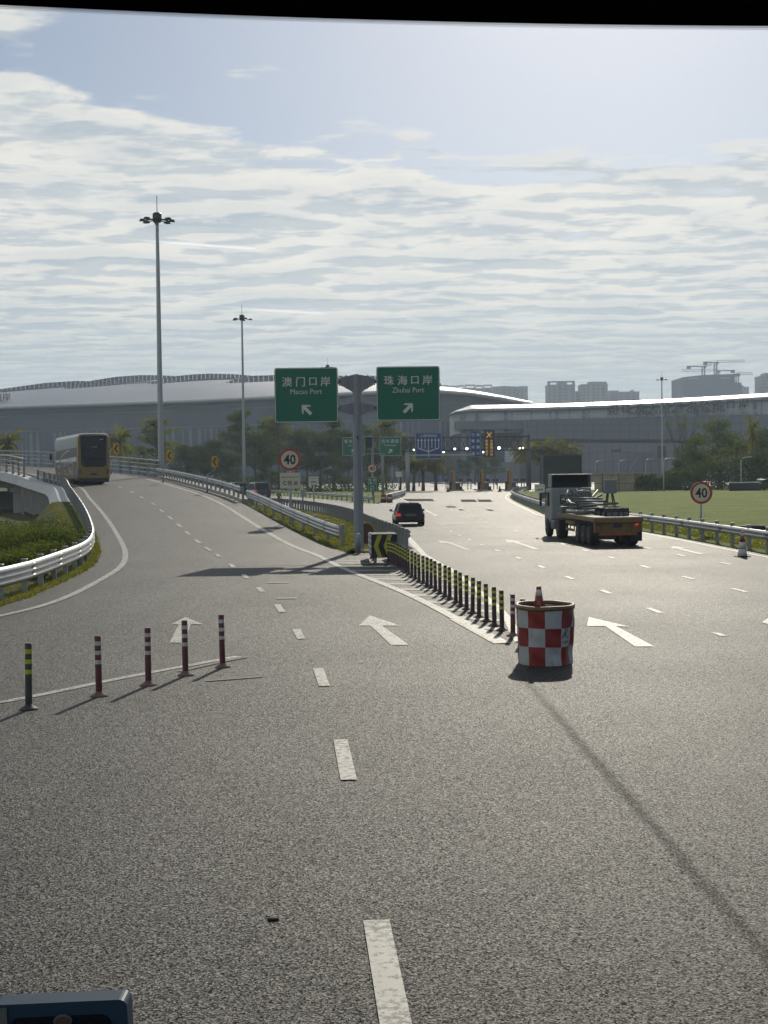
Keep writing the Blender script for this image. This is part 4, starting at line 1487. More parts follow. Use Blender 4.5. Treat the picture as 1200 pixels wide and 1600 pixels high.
def car(name, label, cat, loc, rz, scale, W, L, H, paint, van=False, lit=True):
    t = thing(name, label, cat, loc, rz, scale=scale)
    w = W / 2
    belt = H * .58
    hb = [(w * .86, .22), (w * .97, .34), (w, .55), (w * .985, belt * .82), (w * .93, belt)]
    def sec(y, f=1.0, zt=0.0, zb=0.0):
        return (y, [(x * f, z + (zt if i > 2 else (zb if i == 0 else 0))) for i, (x, z) in enumerate(hb)] + [(0, hb[-1][1] + zt + .015)])
    q = loft_body([sec(0, .93, -.05, .06), sec(.10, .98), sec(.5), sec(L * .68), sec(L * .86, .97, -.12), sec(L * .96, .90, -.24, .03), sec(L, .82, -.32, .08)])
    q.build('body', paint, t, bevel=.05, seg=3)
    # cabin
    y0, y1, y2, y3 = (.10, .32, L * .60, L * .78) if not van else (.06, .18, L * .70, L * .86)
    wt = w * (.74 if not van else .82)
    cb = MB()
    b = [(-w * .92, y0, belt - .02), (w * .92, y0, belt - .02), (w * .92, y3, belt - .02), (-w * .92, y3, belt - .02)]
    tp = [(-wt, y1, H - .03), (wt, y1, H - .03), (wt, y2, H - .03), (-wt, y2, H - .03)]
    cb.add(b + tp, [(0, 3, 2, 1), (4, 5, 6, 7), (0, 1, 5, 4), (1, 2, 6, 5), (2, 3, 7, 6), (3, 0, 4, 7)])
    cb.build('cabin', paint, t, bevel=.07, seg=3)
    MB().box((0, (y1 + y2) / 2, H - .01), (wt * 1.7, (y2 - y1) * .9, .04)).build('roof', paint if not van else M('van_roof_sheen', (.30, .31, .32), .3, .2, coat=.5), t, bevel=.015)  # van roof highlight is put into this paler colour; the car keeps its paint
    def panel(k0, k1, s0, s1, nm, quad, m=GLASS, out=.012):
        A, B, C, D = [Vector(v) for v in quad]
        n = (B - A).cross(D - A).normalized() * out
        def pt(u, v): return A.lerp(B, u).lerp(D.lerp(C, u), v) + n
        vs = [pt(s0, k0), pt(s1, k0), pt(s1 - .02, k1), pt(s0 + .02, k1)]
        vs += [v - n * 2 for v in vs]
        return MB().add(vs, [(0, 1, 2, 3), (7, 6, 5, 4), (0, 4, 5, 1), (1, 5, 6, 2), (2, 6, 7, 3), (3, 7, 4, 0)]).build(nm, m, t)
    panel(.14, .86, .09, .91, 'rear_window', (b[0], b[1], tp[1], tp[0]))
    panel(.14, .84, .08, .92, 'windscreen', (b[2], b[3], tp[3], tp[2]))
    for q4 in ((b[3], b[0], tp[0], tp[3]), (b[1], b[2], tp[2], tp[1])):
        for a, c_ in ((.10, .36), (.39, .66), (.69, .90)) if van else ((.14, .50), (.53, .88)):
            panel(.16, .86, a, c_, 'side_window', q4)
    for s in (-1, 1):
        m = (LITRED if s < 0 else M('lamp_dim', (.10, .012, .012), .3))
        MB().box((s * w * .80, .03, belt * .86), (w * .30, .10, .17 if not van else .36)).build('tail_light', m, t, bevel=.02)
        MB().tube([(s * w * .90, y3 - .25, belt + .02), (s * w * 1.10, y3 - .25, belt + .06)], .03, 6).box((s * w * 1.13, y3 - .25, belt + .09), (.16, .10, .14)).build('mirror', paint, t, bevel=.03)
    MB().box((0, -.005, belt * .70), (.48, .03, .14)).build('number_plate', PLATE, t)
    MB().box((0, -.02, .42), (W * .9, .12, .22)).build('bumper', paint if not van else BLK, t, bevel=.04)
    MB().box((0, .01, belt * .84), (.75, .03, .03)).build('trim', CHROME, t)
    r = .33
    for s in (-1, 1):
        for y in (.80, L - .85):
            wheel(t, s * (w - .11), y, r, .22, s)
    if not van:
        MB().tube([(.05, y1 + .15, H), (.05, y1 - .02, H + .16)], .012, 5).build('aerial', BLK, t)
    return t
c = P(641.5, 822)
car('car', 'small black hatchback driving away on the main road towards the toll lanes', 'car', tuple(c), R(3), .93, 1.80, 4.1, 1.38, CARP)
c = Vector((XD(410, 160), 160, 0))
VANP = M('dark_van_paint', (.035, .037, .042), .3, .2, coat=.6)
car('van', 'dark van with a red tail light on the branch road, right of the other van', 'van', tuple(c), R(17), 1.12, 1.88, 4.9, 1.95, VANP, van=True)
c = Vector((XD(376, 168), 168, 0))
car('van', 'dark van with a bright white roof rack edge, half hidden by the guardrail', 'van', tuple(c), R(18), 1.12, 1.88, 4.9, 1.95, M('grey_van_paint', (.06, .062, .066), .3, .2, coat=.5), van=True)

def truck():
    c = P(967, 854)
    t = thing('flatbed_truck', 'white cab truck pulling a rusty yellow flatbed trailer, driving away on the right', 'truck', tuple(c), rz=R(4.2), scale=.80)
    WHT = M('truck_white', (.27, .29, .285), .45, var=.08, dirt=.3, scale=2)
    RY = M('rusty_yellow', (.20, .125, .040), .6, var=.3, scale=3, dirt=.55, dirtc=(.10, .045, .02), bump=.15)
    DECK = M('deck_boards', (.27, .235, .16), .7, var=.25, scale=2.5, dirt=.4)
    CH = M('chassis_dark', (.03, .03, .03), .7, .2, dirt=.3)
    W = 2.42
    TL = 8.9
    # trailer
    MB().box((0, TL / 2, 1.40), (W, TL, .07)).build('deck', DECK, t)
    q = MB()
    q.box((0, .06, 1.27), (W + .02, .12, .20))
    for s in (-1, 1):
        q.box((s * (W / 2 - .04), TL / 2, 1.29), (.1, TL - .26, .17))
    q.build('deck_edge', RY, t, bevel=.01, seg=1)
    MB().box((0, .22, .93), (W - .06, .10, .50)).build('rear_panel', RY, t, bevel=.01)
    for x in (-1.16, -.72, .62, 1.16):
        MB().box((x, .13, .93), (.07, .08, .50)).build('rear_stake', RY, t)
    q = MB()
    q.box((0, .15, .62), (W - .5, .02, .16))
    q.build('rust_patch', M('rust_orange', (.30, .10, .03), .8, var=.4, scale=6), t)
    MB().box((-.02, .14, 1.02), (.44, .03, .2)).build('number_plate', PLATE, t)
    for x, m in ((.93, LITRED), (-.95, M('lamp_off', (.10, .03, .02), .4))):
        MB().box((x, .13, 1.06), (.16, .06, .10)).build('tail_light', m, t, bevel=.01)
    q = MB()
    for s in (-1, 1):
        q.box((s * .45, TL / 2 + .8, 1.08), (.16, TL - 1.6, .34))
    for y in np.linspace(.6, TL - .4, 9):
        q.box((0, y, 1.22), (W - .3, .08, .12))
    q.build('chassis', CH, t)
    MB().box((-.62, .2, .52), (.9, .03, .36)).build('mud_flap', BLACK, t)
    MB().box((.95, .2, .5), (.5, .03, .5)).build('mud_flap', BLACK, t)
    for s in (-1, 1):
        for y in (1.3, 2.55, 3.8):
            wheel(t, s * .98, y, .50, .46, s, rim=M('dusty_rim', (.22, .19, .16), .7, .2, dirt=.5))
        q = MB()
        q.box((s * 1.14, 5.9, 1.0), (.04, 2.1, .13)).box((s * 1.14, 5.9, .62), (.04, 2.1, .13))
        for y in (4.95, 5.9, 6.85):
            q.box((s * 1.12, y, .85), (.05, .08, .6))
        q.build('side_guard', RY, t)
    # tractor
    y0 = TL + .1
    MB().box((0, y0 + .4, .85), (1.0, 5.6, .3)).build('tractor_frame', CH, t)
    for s in (-1, 1):
        wheel(t, s * .98, y0 - .3, .52, .5, s)
        wheel(t, s * 1.05, y0 + 2.9, .52, .32, s)
        MB().box((s * 1.0, y0 + 1.2, .72), (.45, 1.1, .5)).build('fuel_tank', M('tank', (.10, .105, .11), .4, .5), t, bevel=.08)
    ca = thing0 = MB()
    ca.prism([(y0 + 1.75, .95), (y0 + 3.75, .55), (y0 + 3.85, 1.6), (y0 + 3.5, 2.72), (y0 + 1.75, 2.78)], -1.16, 1.16, plane='yz')
    cab = ca.build('cab', WHT, t, bevel=.10, seg=3)
    MB().box((-.02 - .18, y0 + 1.735, 2.12), (.86, .03, .44)).build('rear_window', M('cab_window', (.14, .19, .17), .08, spec=.8), cab)
    q = MB()
    q.box((-.18, y0 + 1.725, 2.36), (.96, .04, .04)).box((-.18, y0 + 1.725, 1.88), (.96, .04, .04)).box((-.64, y0 + 1.725, 2.12), (.04, .04, .5)).box((.28, y0 + 1.725, 2.12), (.04, .04, .5))
    q.build('window_seal', BLK, cab)
    for s in (-1, 1):
        MB().prism([(y0 + 2.3, 1.75), (y0 + 3.6, 1.7), (y0 + 3.4, 2.5), (y0 + 2.3, 2.5)], s * 1.175 - .012, s * 1.175 + .012, plane='yz').build('side_window', GLASS, cab)
    q = MB()
    q.box((-1.42, y0 + 3.6, 2.1), (.10, .22, .75)).tube([(-1.15, y0 + 3.6, 2.5), (-1.42, y0 + 3.6, 2.45)], .03, 6)
    q.build('mirror', BLK, cab)
    # open-backed wind deflector on the roof: pale frame, inner shade put in as a black wedge
    q = MB()
    f0, f1 = 2.78, 3.52
    q.box((-1.13, y0 + 2.2, (f0 + f1) / 2), (.06, .9, f1 - f0)).box((1.13, y0 + 2.2, (f0 + f1) / 2), (.06, .9, f1 - f0)).box((0, y0 + 2.2, f1), (2.32, .9, .06))
    df = q.build('roof_deflector', WHT, t, bevel=.03)
    MB().prism([(y0 + 2.35, f0), (y0 + 3.6, f0), (y0 + 2.6, f1 - .04)], -1.1, 1.1, plane='yz').build('hollow', BLK, df)
    # clutter behind the cab
    q = MB()
    for x, z0, z1 in ((.35, 1.4, 2.6), (.6, 1.4, 2.35), (.85, 1.4, 2.55)):
        q.tube([(x, y0 + 1.5, z0), (x, y0 + 1.5, z1)], .05, 8)
    q.tube([(.2, y0 + 1.5, 2.3), (1.0, y0 + 1.5, 2.35)], .04, 6)
    q.tube([(.35, y0 + 1.45, 2.1), (.7, y0 + 1.2, 1.8), (1.05, y0 + 1.0, 2.2)], .03, 6)
    q.build('air_lines', DARKM, t)
    return t, TL
tk, TL = truck()
bpy.context.view_layer.update()
def on_truck(x, y, z):
    return tk.location + Matrix.Rotation(tk.rotation_euler.z, 3, 'Z') @ Vector((x * .8, y * .8, z * .8))
GALVC = M('cargo_galvanised', (.15, .158, .155), .55, .4, var=.2, scale=6, dirt=.3)
def cargo(name, label, cat, x, y, mbs, rz=0.0, sc=.8):
    t = thing(name, label, cat, tuple(on_truck(x, y, 1.44)), tk.rotation_euler.z + rz, group='steel cargo on the flatbed', scale=sc)
    for nm, q, m in mbs:
        q.build(nm, m, t)
rg = random.Random(11)
q1, q2, q3 = MB(), MB(), MB()
for k in range(4):
    q1.box((-.4 + .27 * k, 0, .10), (.20, 2.6, .18))
for k in range(3):
    q2.box((-.3 + .3 * k, .2, .29), (.20, 2.2, .18))
for y in (-1.0, 0, 1.0):
    q3.box((.0, y, .20), (1.25, .05, .40))
cargo('steel_beam_stack', 'bound stack of grey square steel beams on the rear of the flatbed', 'beams', .25, 2.4, [('lower_beam', q1, GALVC), ('upper_beam', q2, GALVC), ('strap', q3, DARKM)])
q1, q2 = MB(), MB()
for k in range(6):
    q1.tube([(-.9 + .34 * k, -1.6 + rg.uniform(-.3, .3), .12), (-.9 + .34 * k + rg.uniform(-.1, .1), 1.6, .12)], .09, 8)
for k in range(5):
    z = .3 + .12 * k
    q2.tube([(-.95 + rg.uniform(0, .4), -1.2 + .4 * k, z), (.8 + rg.uniform(-.2, .3), -1.1 + .5 * k, z + rg.uniform(-.05, .12))], .055, 8)
cargo('pipe_pile', 'untidy pile of grey steel pipes in the middle of the flatbed', 'pipes', -.1, 5.0, [('pipe_layer', q1, GALVC), ('cross_pipe', q2, GALVC)], .05, .85)
q1, q2, q3 = MB(), MB(), MB()
for k in range(3):
    y = -.8 + .8 * k
    q1.lathe([(.30, -.05), (.34, -.03), (.34, .03), (.30, .05)], 16, M=Matrix.Translation((-.2 + .25 * k, y, .62)) @ Matrix.Rotation(R(70 + 25 * k), 4, 'X'))
for k in range(16):
    a, b = Vector((rg.uniform(-.9, .6), rg.uniform(-1, 1), rg.uniform(.2, .5))), Vector((rg.uniform(-.7, .9), rg.uniform(-1, 1), rg.uniform(.4, 1.0)))
    q2.tube([a, b], .045, 6)
for k in range(4):
    q3.box((-.7 + .45 * k, rg.uniform(-.6, .6), .14), (.3, .5, .26))
cargo('fittings_heap', 'heap of grey brackets, rings and fittings on the flatbed behind the cab', 'fittings', -.15, 7.4, [('flange', q1, GALVC), ('bracket', q2, GALVC), ('block', q3, GALVC)], 0, 1.05)
q1, q2 = MB(), MB()
for sx in (-.3, .3):
    for sy in (-.3, .3):
        q1.bar((sx, sy, 0), (sx * .35, sy * .35, 1.1), .05)
q1.box((0, 0, .5), (.5, .5, .04))
q2.box((0, 0, 1.42), (.62, .4, .72))
cargo('equipment_stand', 'grey box on a splayed steel stand on the right side of the flatbed', 'stand', .95, 5.6, [('trestle', q1, DARKM), ('box', q2, M('cargo_box', (.20, .21, .22), .5))])

# ------------------------------------------------------------------ lamp masts
def mast(label, px, ptop, dist, r0, r1, nlamp=8, loc=None, scale_head=1.0):
    top = AT(px, ptop, dist)
    t = thing('lamp_mast', label, 'lamp mast', (top.x, dist, 0), group='high lamp masts')
    H = top.z
    q = MB()
    K = 6
    q.lathe([(r0 + (r1 - r0) * k / K, H * k / K) for k in range(K + 1)], 12)
    q.lathe([(r0 * 1.5, 0), (r0 * 1.5, .12), (r0 * 1.15, .3)], 12)
    q.build('pole', POLE_L, t)
    s = scale_head
    MB().lathe([(.38 * s, H - .25 * s), (.42 * s, H), (.42 * s, H + .5 * s), (.30 * s, H + .62 * s)], 10, smooth=False).build('head', DARKM, t)
    MB().tube([(0, 0, H + .5 * s), (0, 0, H + 2.2 * s)], .035, 5).build('lightning_rod', DARKM, t)
    fm = None
    for k in range(nlamp):
        a = 2 * math.pi * k / nlamp + .2
        if fm is None:
            q = MB().bar((.3 * s, 0, H), (1.15 * s, 0, H - .12 * s), .07, .07)
            q.add([], [])
            fo = fm = q.build('arm', DARKM, t)
            MB().box((1.35 * s, 0, H - .08 * s), (.55 * s, .40 * s, .20 * s), taper=(.7, .8)).build('lamp', DARKM, fo)
        else:
            fo = fm.copy(); col.objects.link(fo); fo.parent = t
            for ch in fm.children:
                d_ = ch.copy(); col.objects.link(d_); d_.parent = fo
        fo.rotation_euler.z = a
    return t
mast('tall pale lamp mast rising at the left behind the ramp railing, biggest of the masts', 245.5, 343, 125, .31, .15)
mast('second lamp mast, thinner, rising out of the trees left of the green signs', 378, 498, 215, .27, .14, 5)
mast('thin lamp mast far right, standing before the lettered terminal roof', 1034, 593, 370, .26, .16, 6)
mast('lamp mast whose head just shows above the Macao Port board', 512, 574, 320, .26, .16, 6)

def street_lamp(label, px, py0, py1, dist, side):
    b, tp = AT(px, py0, dist), AT(px, py1, dist)
    t = thing('street_lamp', label, 'street lamp', (b.x, dist, 0), group='small street lamps near the fence')
    H = tp.z
    MB().tube([(0, 0, 0), (0, 0, H - .5), (side * .25, 0, H - .1), (side * .9, 0, H)], [.09, .07, .06, .05], 8).build('pole', POLE_L, t)
    MB().box((side * 1.1, 0, H), (.6, .25, .12)).build('lamp', POLE_L, t, bevel=.03)
street_lamp('small white street lamp before the bare tree on the lawn edge', 1037, 770, 716, 175, 1)
street_lamp('small white street lamp in front of the dark clipped hedge at the far right', 1158, 770, 714, 172, 1)
street_lamp('small grey street lamp before the lower wall, right of the flatbed cab', 967, 768, 719, 240, 1)
street_lamp('small grey street lamp before the outside stair', 1009, 768, 717, 240, 1)
street_lamp('small grey street lamp above the flatbed cab roof', 930, 768, 720, 240, 1)

# ------------------------------------------------------------------ toll lanes and sign gantry
GD = 230.0
def gx(px): return XD(px, GD)
g = thing('sign_gantry', 'dark lattice gantry across the toll lanes carrying blue and lit signs', 'gantry', (0, GD, 0))
zt, zb = AT(735, 683, GD).z, AT(735, 704, GD).z
q = MB()
xl, xr = gx(560), gx(828)
for z in (zt, zb):
    for y in (-.5, .5):
        q.box(((xl + xr) / 2, y, z), (xr - xl, .16, .2))
nn = 22
for k in range(nn):
    xa, xb = xl + (xr - xl) * k / nn, xl + (xr - xl) * (k + 1) / nn
    q.bar((xa, -.5, zb), (xa, -.5, zt), .10)
    q.bar((xa, -.5, zb if k % 2 else zt), (xb, -.5, zt if k % 2 else zb), .09)
    q.bar((xa, .5, zb if k % 2 == 0 else zt), (xb, .5, zt if k % 2 == 0 else zb), .09)
q.build('truss', DARKM, g)
MB().lathe([(.45, 0), (.36, zt + .6)], 12, c=(gx(826), 0, 0)).build('leg', M('gantry_leg', (.12, .13, .14), .5, .3), g)
MB().lathe([(.38, 0), (.32, AT(637, 703, GD).z)], 12, c=(gx(637), 0, 0)).build('leg', POLE_L, g)
MB().box(((gx(637) + gx(742)) / 2, -1.0, AT(690, 711, GD).z), (gx(742) - gx(637), .15, .25)).build('lower_beam', POLE_L, g)
def gboard(x0, x1, y0, y1, mat, nm, bt=.1, border=WHITE, dy=-.9):
    c = AT((x0 + x1) / 2, (y0 + y1) / 2, GD + dy)
    w, h = (x1 - x0) * GD / FPX, (y1 - y0) * GD / FPX
    p = board(g, nm, w, h, c.z, dy, [mat], border, bt, .05, .12, c.x)
    return p, w, h
p, w, h = gboard(649, 690, 676, 717, BLUE, 'lane_board', .08, M('sign_pale_blue', (.35, .42, .6), .5))
lettering(p, [('入境货检区', 0, h * .38, h * .10, .02, w * .66)], WHITE, -.07)
q = MB()
yb = -.075
bw_ = .055 * w
for k in range(7):
    x = (-.39 + .13 * k) * w
    q.box((x, yb, .06 * h), (bw_ * .45, .02, .30 * h)).add([(x - bw_ * .8, yb - .01, .19 * h), (x + bw_ * .8, yb - .01, .19 * h), (x, yb - .01, .28 * h)], [(0, 1, 2)])
q.bar((-.39 * w, yb, -.09 * h), (0, yb, -.22 * h), .02, bw_ * .6)
q.bar((.39 * w, yb, -.09 * h), (0, yb, -.22 * h), .02, bw_ * .6)
q.box((0, yb, -.25 * h), (bw_ * .6, .02, .36 * h))
q.build('arrow', WHITE, p)
p, w, h = gboard(735, 751, 673.5, 714, BLUE, 'lane_rule_board', .06, M('sign_pale_blue', None))
lettering(p, [(ch, (-.24 if k % 2 == 0 else .24) * w, (.36 - .24 * (k // 2)) * h, h * .12, .03) for k, ch in enumerate('空减载速车慢通行')], WHITE, -.07)
p, w, h = gboard(756, 773, 672, 714.5, M('display_face', (.012, .02, .018), .4), 'display_board', .0)
LED = M('amber_led', (.3, .15, .02), .5, emit=((1.0, .55, .06), .55))
lettering(p, [(ch, (-.24 if k % 2 == 0 else .2) * w, (.10 - .125 * (k // 2)) * h, h * .095, .02) for k, ch in enumerate('安全驾驶文明出行平安')], LED, -.07)
q = MB().bar((-.26 * w, -.07, .22 * h), (.24 * w, -.07, .42 * h), .02, .14).bar((-.2 * w, -.07, .42 * h), (.16 * w, -.07, .24 * h), .02, .14)
q.build('symbol', LED, p)
LMP = M('gantry_lamp_glow', (.8, .8, .75), .4, emit=((1, .98, .9), 9.0))
for (x, y, r) in [(710.5, 701.5, .16), (729.5, 701, .2), (779.5, 700, .24), (693, 706.5, .13), (812, 700.5, .12), (817, 700, .12), (755, 706.5, .13), (646.5, 703, .13)]:
    c = AT(x, y, GD - 1)
    lo = MB().lathe([(r * .5, -.10), (r, -.02), (r * .9, .0), (r * .05, .06)], 14, M=Matrix.Rotation(R(90), 4, 'X')).build('floodlight', LMP, g, loc=(c.x, -1.1, c.z))
    MB().box((0, .14, .0), (r * 2.2, .16, r * 2.2)).build('housing', DARKM, lo)
# two green boards on their own posts
for (x0, x1, y0, y1, dd, cnt, en, ang, lab, ptx) in [(535, 569.5, 683, 712, 185, '客车通道', 'Car Lane', R(45), 'green Car Lane board half hidden by the big pole', 560), (593, 627, 682.5, 712, 185, '货车通道', 'Truck Lane', R(-45), 'green Truck Lane board right of the big pole', 598)]:
    c = AT((x0 + x1) / 2, (y0 + y1) / 2, dd)
    w, h = (x1 - x0) * dd / FPX, (y1 - y0) * dd / FPX
    t = thing('lane_sign', lab, 'road sign', (c.x, dd, 0))
    p = board(t, 'sign_board', w, h, c.z, -.2, [GREEN], WHITE, .05, .12, .06)
    lettering(p, [(ch, (-.33 + .21 * k) * w, .27 * h, .19 * h, .02) for k, ch in enumerate(cnt)] + [(en, -.02 * w, .06 * h, .1 * h, .015)], WHITE, -.035)
    q = MB()
    arrow_poly(q, (.0, -.25 * h), .27 * h, ang, -.035)
    q.build('arrow', WHITE, p)
    MB().lathe([(.2, 0), (.17, c.z + h * .4)], 10, c=(XD(ptx, dd) - c.x, .1, 0)).build('post', POLE, t)
c = AT(623, 741, 190)
t = thing('notice_board', 'small pale notice on a post between the tree trunks and the toll lanes', 'road sign', (c.x, 190, 0))
MB().lathe([(.06, 0), (.06, c.z)], 8).build('post', POLE_L, t)
board(t, 'plate', .85, .75, c.z, -.1, [WHITE], None, 0, .02, .04)

TY = M('toll_pillar_yellow', (.42, .22, .05), .6, var=.2, scale=2, dirt=.4)
for i, (x, lab) in enumerate([(708.5, 'yellow toll lane pillar nearest the left palms'), (753, 'yellow toll lane pillar in the middle of the plaza'), (796, 'yellow toll lane pillar nearest the right gantry leg')]):
    c = P(x, 767)
    t = thing('toll_island', lab, 'toll island', (c.x, c.y, 0), group='toll lane islands')
    MB().box((.6, 6, .11), (2.3, 14, .22)).build('kerb', CONC, t, bevel=.05)
    MB().box((0, 0, 1.85), (.7, 1.0, 3.4)).build('pillar', TY, t, bevel=.04)
    MB().box((-.28, -.52, 2.2), (.16, .05, 2.3)).build('stripe', BLK, t)
    MB().box((-.55, -.4, .85), (.4, .5, 1.5)).build('cabinet', DARKM, t, bevel=.03)
    MB().lathe([(.3, .2), (.3, .75), (.2, .8)], 12, c=(1.2, -1, 0)).build('buffer', BLK, t)
    MB().box((.7, 1.5, .8), (.9, 2.2, 1.2)).build('booth_base', M('booth_base', (.14, .12, .09), .7, dirt=.4), t)
for i, x in enumerate([697, 718.5, 721.5, 731, 736, 760.5, 763.5, 771.5, 777, 804, 808, 815, 819]):
    c = P(x, 764.5)
    if i == 0:
        lp = thing('lane_post', 'thin grey equipment post standing on a toll island', 'post', (c.x, c.y, 0), group='thin posts on the toll islands')
        MB().tube([(0, 0, 0), (0, 0, 2.6)], .10, 6).build('tube', POLE, lp)
        MB().box((0, -.08, 1.7), (.34, .18, .45)).build('box', DARKM, lp)
    else:
        cp = copy_tree(lp)
        place(cp, (c.x, c.y, 0))
for x, lab in [(801, 'small dark road cone at the foot of the right toll island'), (781, 'small dark road cone left of the right toll island'), (700, 'small dark road cone by the left toll pillar')]:
    c = P(x, 768.5)
    t = thing('road_cone', lab, 'traffic cone', tuple(c), group='cones at the toll lanes')
    MB().lathe([(.28, 0), (.06, .95)], 12).build('body', M('cone_dim', (.14, .08, .06), .6), t)
    MB().box((0, 0, .03), (.7, .7, .06)).build('base', BLK, t)
c = AT(883, 771, 150)
t = thing('equipment_cabin', 'large dark grey windowless box behind the white truck cab', 'cabin', (c.x, 152, 0))
ztp = AT(883, 712, 150).z
CBM = M('dark_cabin', (.035, .042, .045), .6, .1, var=.08, scale=.6, dirt=.1)
MB().box((0, 1.2, ztp / 2), (61 * 150 / FPX, 2.6, ztp)).build('body', CBM, t, bevel=.05)
MB().box((0, 1.2, ztp + .05), (63 * 150 / FPX, 2.8, .12)).build('roof', M('cabin_roof', (.07, .08, .085), .5), t)
q = MB()
for k in range(5):
    q.box(((-.4 + .2 * k) * 61 * 150 / FPX, -.12, ztp / 2), (.05, .05, ztp * .94))
q.build('rib', CBM, t)

# ------------------------------------------------------------------ fence on the lawn's far edge
t = thing('mesh_fence', 'dark wire mesh fence along the far edge of the lawn', 'fence', (XD(940, 178), 178, 0))
q = MB()
fx0, fx1 = 0, XD(1420, 178) - XD(915, 178)
for z in (.3, 1.3, 2.4):
    q.box((fx1 / 2, 0, z + .1), (fx1, .04, .05))
nw = int(fx1 / .32)
for k in range(nw):
    q.box((fx1 * k / nw, .0, 1.35), (.018, .018, 2.2))
q.build('mesh', DARKM, t)
pm = None
for k in range(int(fx1 / 2.2)):
    if pm is None:
        po = pm = MB().box((0, 0, 1.35), (.09, .09, 2.7)).build('post', DARKM, t)
    else:
        po = pm.copy(); col.objects.link(po); po.parent = t
    po.location = (k * 2.2, 0, 0)
t.location.x = XD(915, 178)
t = thing('sunlit_wall', 'stained pale concrete wall catching the sun behind the mesh fence', 'wall', (XD(975, 186), 186, 0))
MB().box((0, 0, 1.3), (8.2, .3, 2.8)).build('panel', M('stained_wall', (.40, .34, .24), .9, var=.4, scale=.7, dirt=.6), t)
MB().box((0, 0, 2.75), (8.4, .45, .14)).build('coping', CONC, t)
t = thing('steel_barrier', 'low dark barrier with a pale top rail before the clipped hedge', 'barrier', (XD(1163, 160), 160, .5))
MB().box((0, 0, .45), (3.6, .3, .9)).build('body', DARKM, t)
MB().box((0, 0, .98), (3.6, .35, .12)).build('top_rail', GALV, t)
t = thing('parked_car', 'dark car mostly cut off by the right picture edge on the lawn road', 'car', (XD(1197, 165), 165, .4))
t.name = 'far_car'
loft_body([(0, [(.7, .25), (.8, .5), (.78, .85), (.62, .95), (.55, 1.3), (0, 1.38)]), (2.2, [(.75, .25), (.86, .5), (.84, .9), (.7, .98), (.6, 1.42), (0, 1.5)]), (4.2, [(.7, .25), (.8, .5), (.74, .8), (.5, .84), (.4, .86), (0, .88)])]).build('body', CARP, t, bevel=.06)
MB().box((0, -.02, 1.1), (1.0, .04, .3)).build('rear_window', GLASS, t)
for s in (-1, 1):
    for y in (.7, 3.5):
        wheel(t, s * .76, y, .32, .2, s)
c = P(1180, 845)
t = thing('tyre', 'old black tyre lying flat on the lawn behind the right guardrail', 'tyre', (XD(1177, 60, 842), 60, .34))
MB().lathe([(.30, -.11), (.50, -.11), (.56, -.06), (.56, .06), (.50, .11), (.30, .11)], 28, cap=False).build('tread', BLACK, t)
MB().lathe([(.30, .11), (.285, .0), (.30, -.11)], 28, cap=False).build('bead', BLACK, t)

# ------------------------------------------------------------------ port terminals
WALLG = M('terminal_glass_wall', (.055, .080, .125), .38, .1, var=.10, scale=.05)
RIBM = M('terminal_rib', (.19, .215, .25), .5, .2, var=.1, scale=.2)
ROOFM = M('terminal_roof_metal', (.20, .225, .27), .5, .25, var=.07, scale=.06)
EAVEM = M('terminal_eave', (.60, .605, .60), .38, .3, var=.05, scale=.2)
LATM = M('roof_lattice', (.19, .21, .24), .6, .2)
TD = 520.0
t = thing('left_terminal', 'vast port terminal with a low wavy pale roof and blue-grey glass walls behind the trees', 'terminal', (0, TD, 0))
t.name = 'port_terminal'
def tp(px, py, d): 
    p = AT(px, py, d)
    return Vector((p.x, p.y - TD, p.z))
eave_px = [(-420, 655), (-200, 645), (0, 637), (140, 632.5), (300, 627), (430, 621), (520, 616.5), (600, 613), (690, 612), (740, 616), (790, 624), (832, 632)]
def interp(tab, x):
    for (a, ya), (b, yb) in zip(tab, tab[1:]):
        if x <= b:
            u = (x - a) / (b - a)
            u2 = u
            return ya + (yb - ya) * u2
    return tab[-1][1]
crest_px = [(-420, 648), (-200, 628), (-60, 617), (0, 612), (85, 604), (147, 600), (205, 597.5), (257, 593), (300, 592), (367, 590.5), (430, 592), (500, 593), (560, 596), (650, 603), (700, 607), (760, 617), (800, 625), (832, 632)]
xs = np.linspace(-420, 832, 120)
A, Bm, C1 = [], [], []
for x in xs:
    A.append(tp(x, interp(eave_px, x), TD))
    C1.append(tp(x, interp(crest_px, x), TD + 70))
q = MB()
q.loft(A, C1, cols=8, fn=lambda p, u, i: p + Vector((0, 0, 1.2 * math.sin(u * math.pi))))
back = [p + Vector((0, 160, -18)) for p in C1]
q.loft(C1, back, cols=3)
q.build('roof', ROOFM, t)
q = MB()
pr = [(0, -.75), (-.7, -.45), (-.95, .1), (-.7, .6), (0, .75), (.8, .3), (.8, -.5)]
q.sweep([(-u, z) for u, z in pr], A)
q.build('eave', EAVEM, t)
q = MB()
def wallpt(x, top=True):
    p = tp(x, interp(eave_px, x), TD)
    return p
xw = [x for x in xs if x < 800]
inset = 6.0
top = [wallpt(x) + Vector((0, inset, -.9)) for x in xw]
bot = [Vector((p.x, p.y, 0)) for p in top]
q.loft(bot, top, cols=1, smooth=False)
sof = [wallpt(x) + Vector((0, .6, -.8)) for x in xw]
q.loft(top, sof, smooth=False)
q.build('wall', WALLG, t)
q = MB()
rw_ = random.Random(2)
for k in range(90):
    x = -60 + k * 8.6 + rw_.uniform(-2, 2)
    if x > 780: break
    p = wallpt(x) + Vector((0, inset - .25, 0))
    if rw_.random() < .55:
        q.box((p.x, p.y, p.z * .34), (.35 if rw_.random() < .7 else 1.0, .4, p.z * .68))
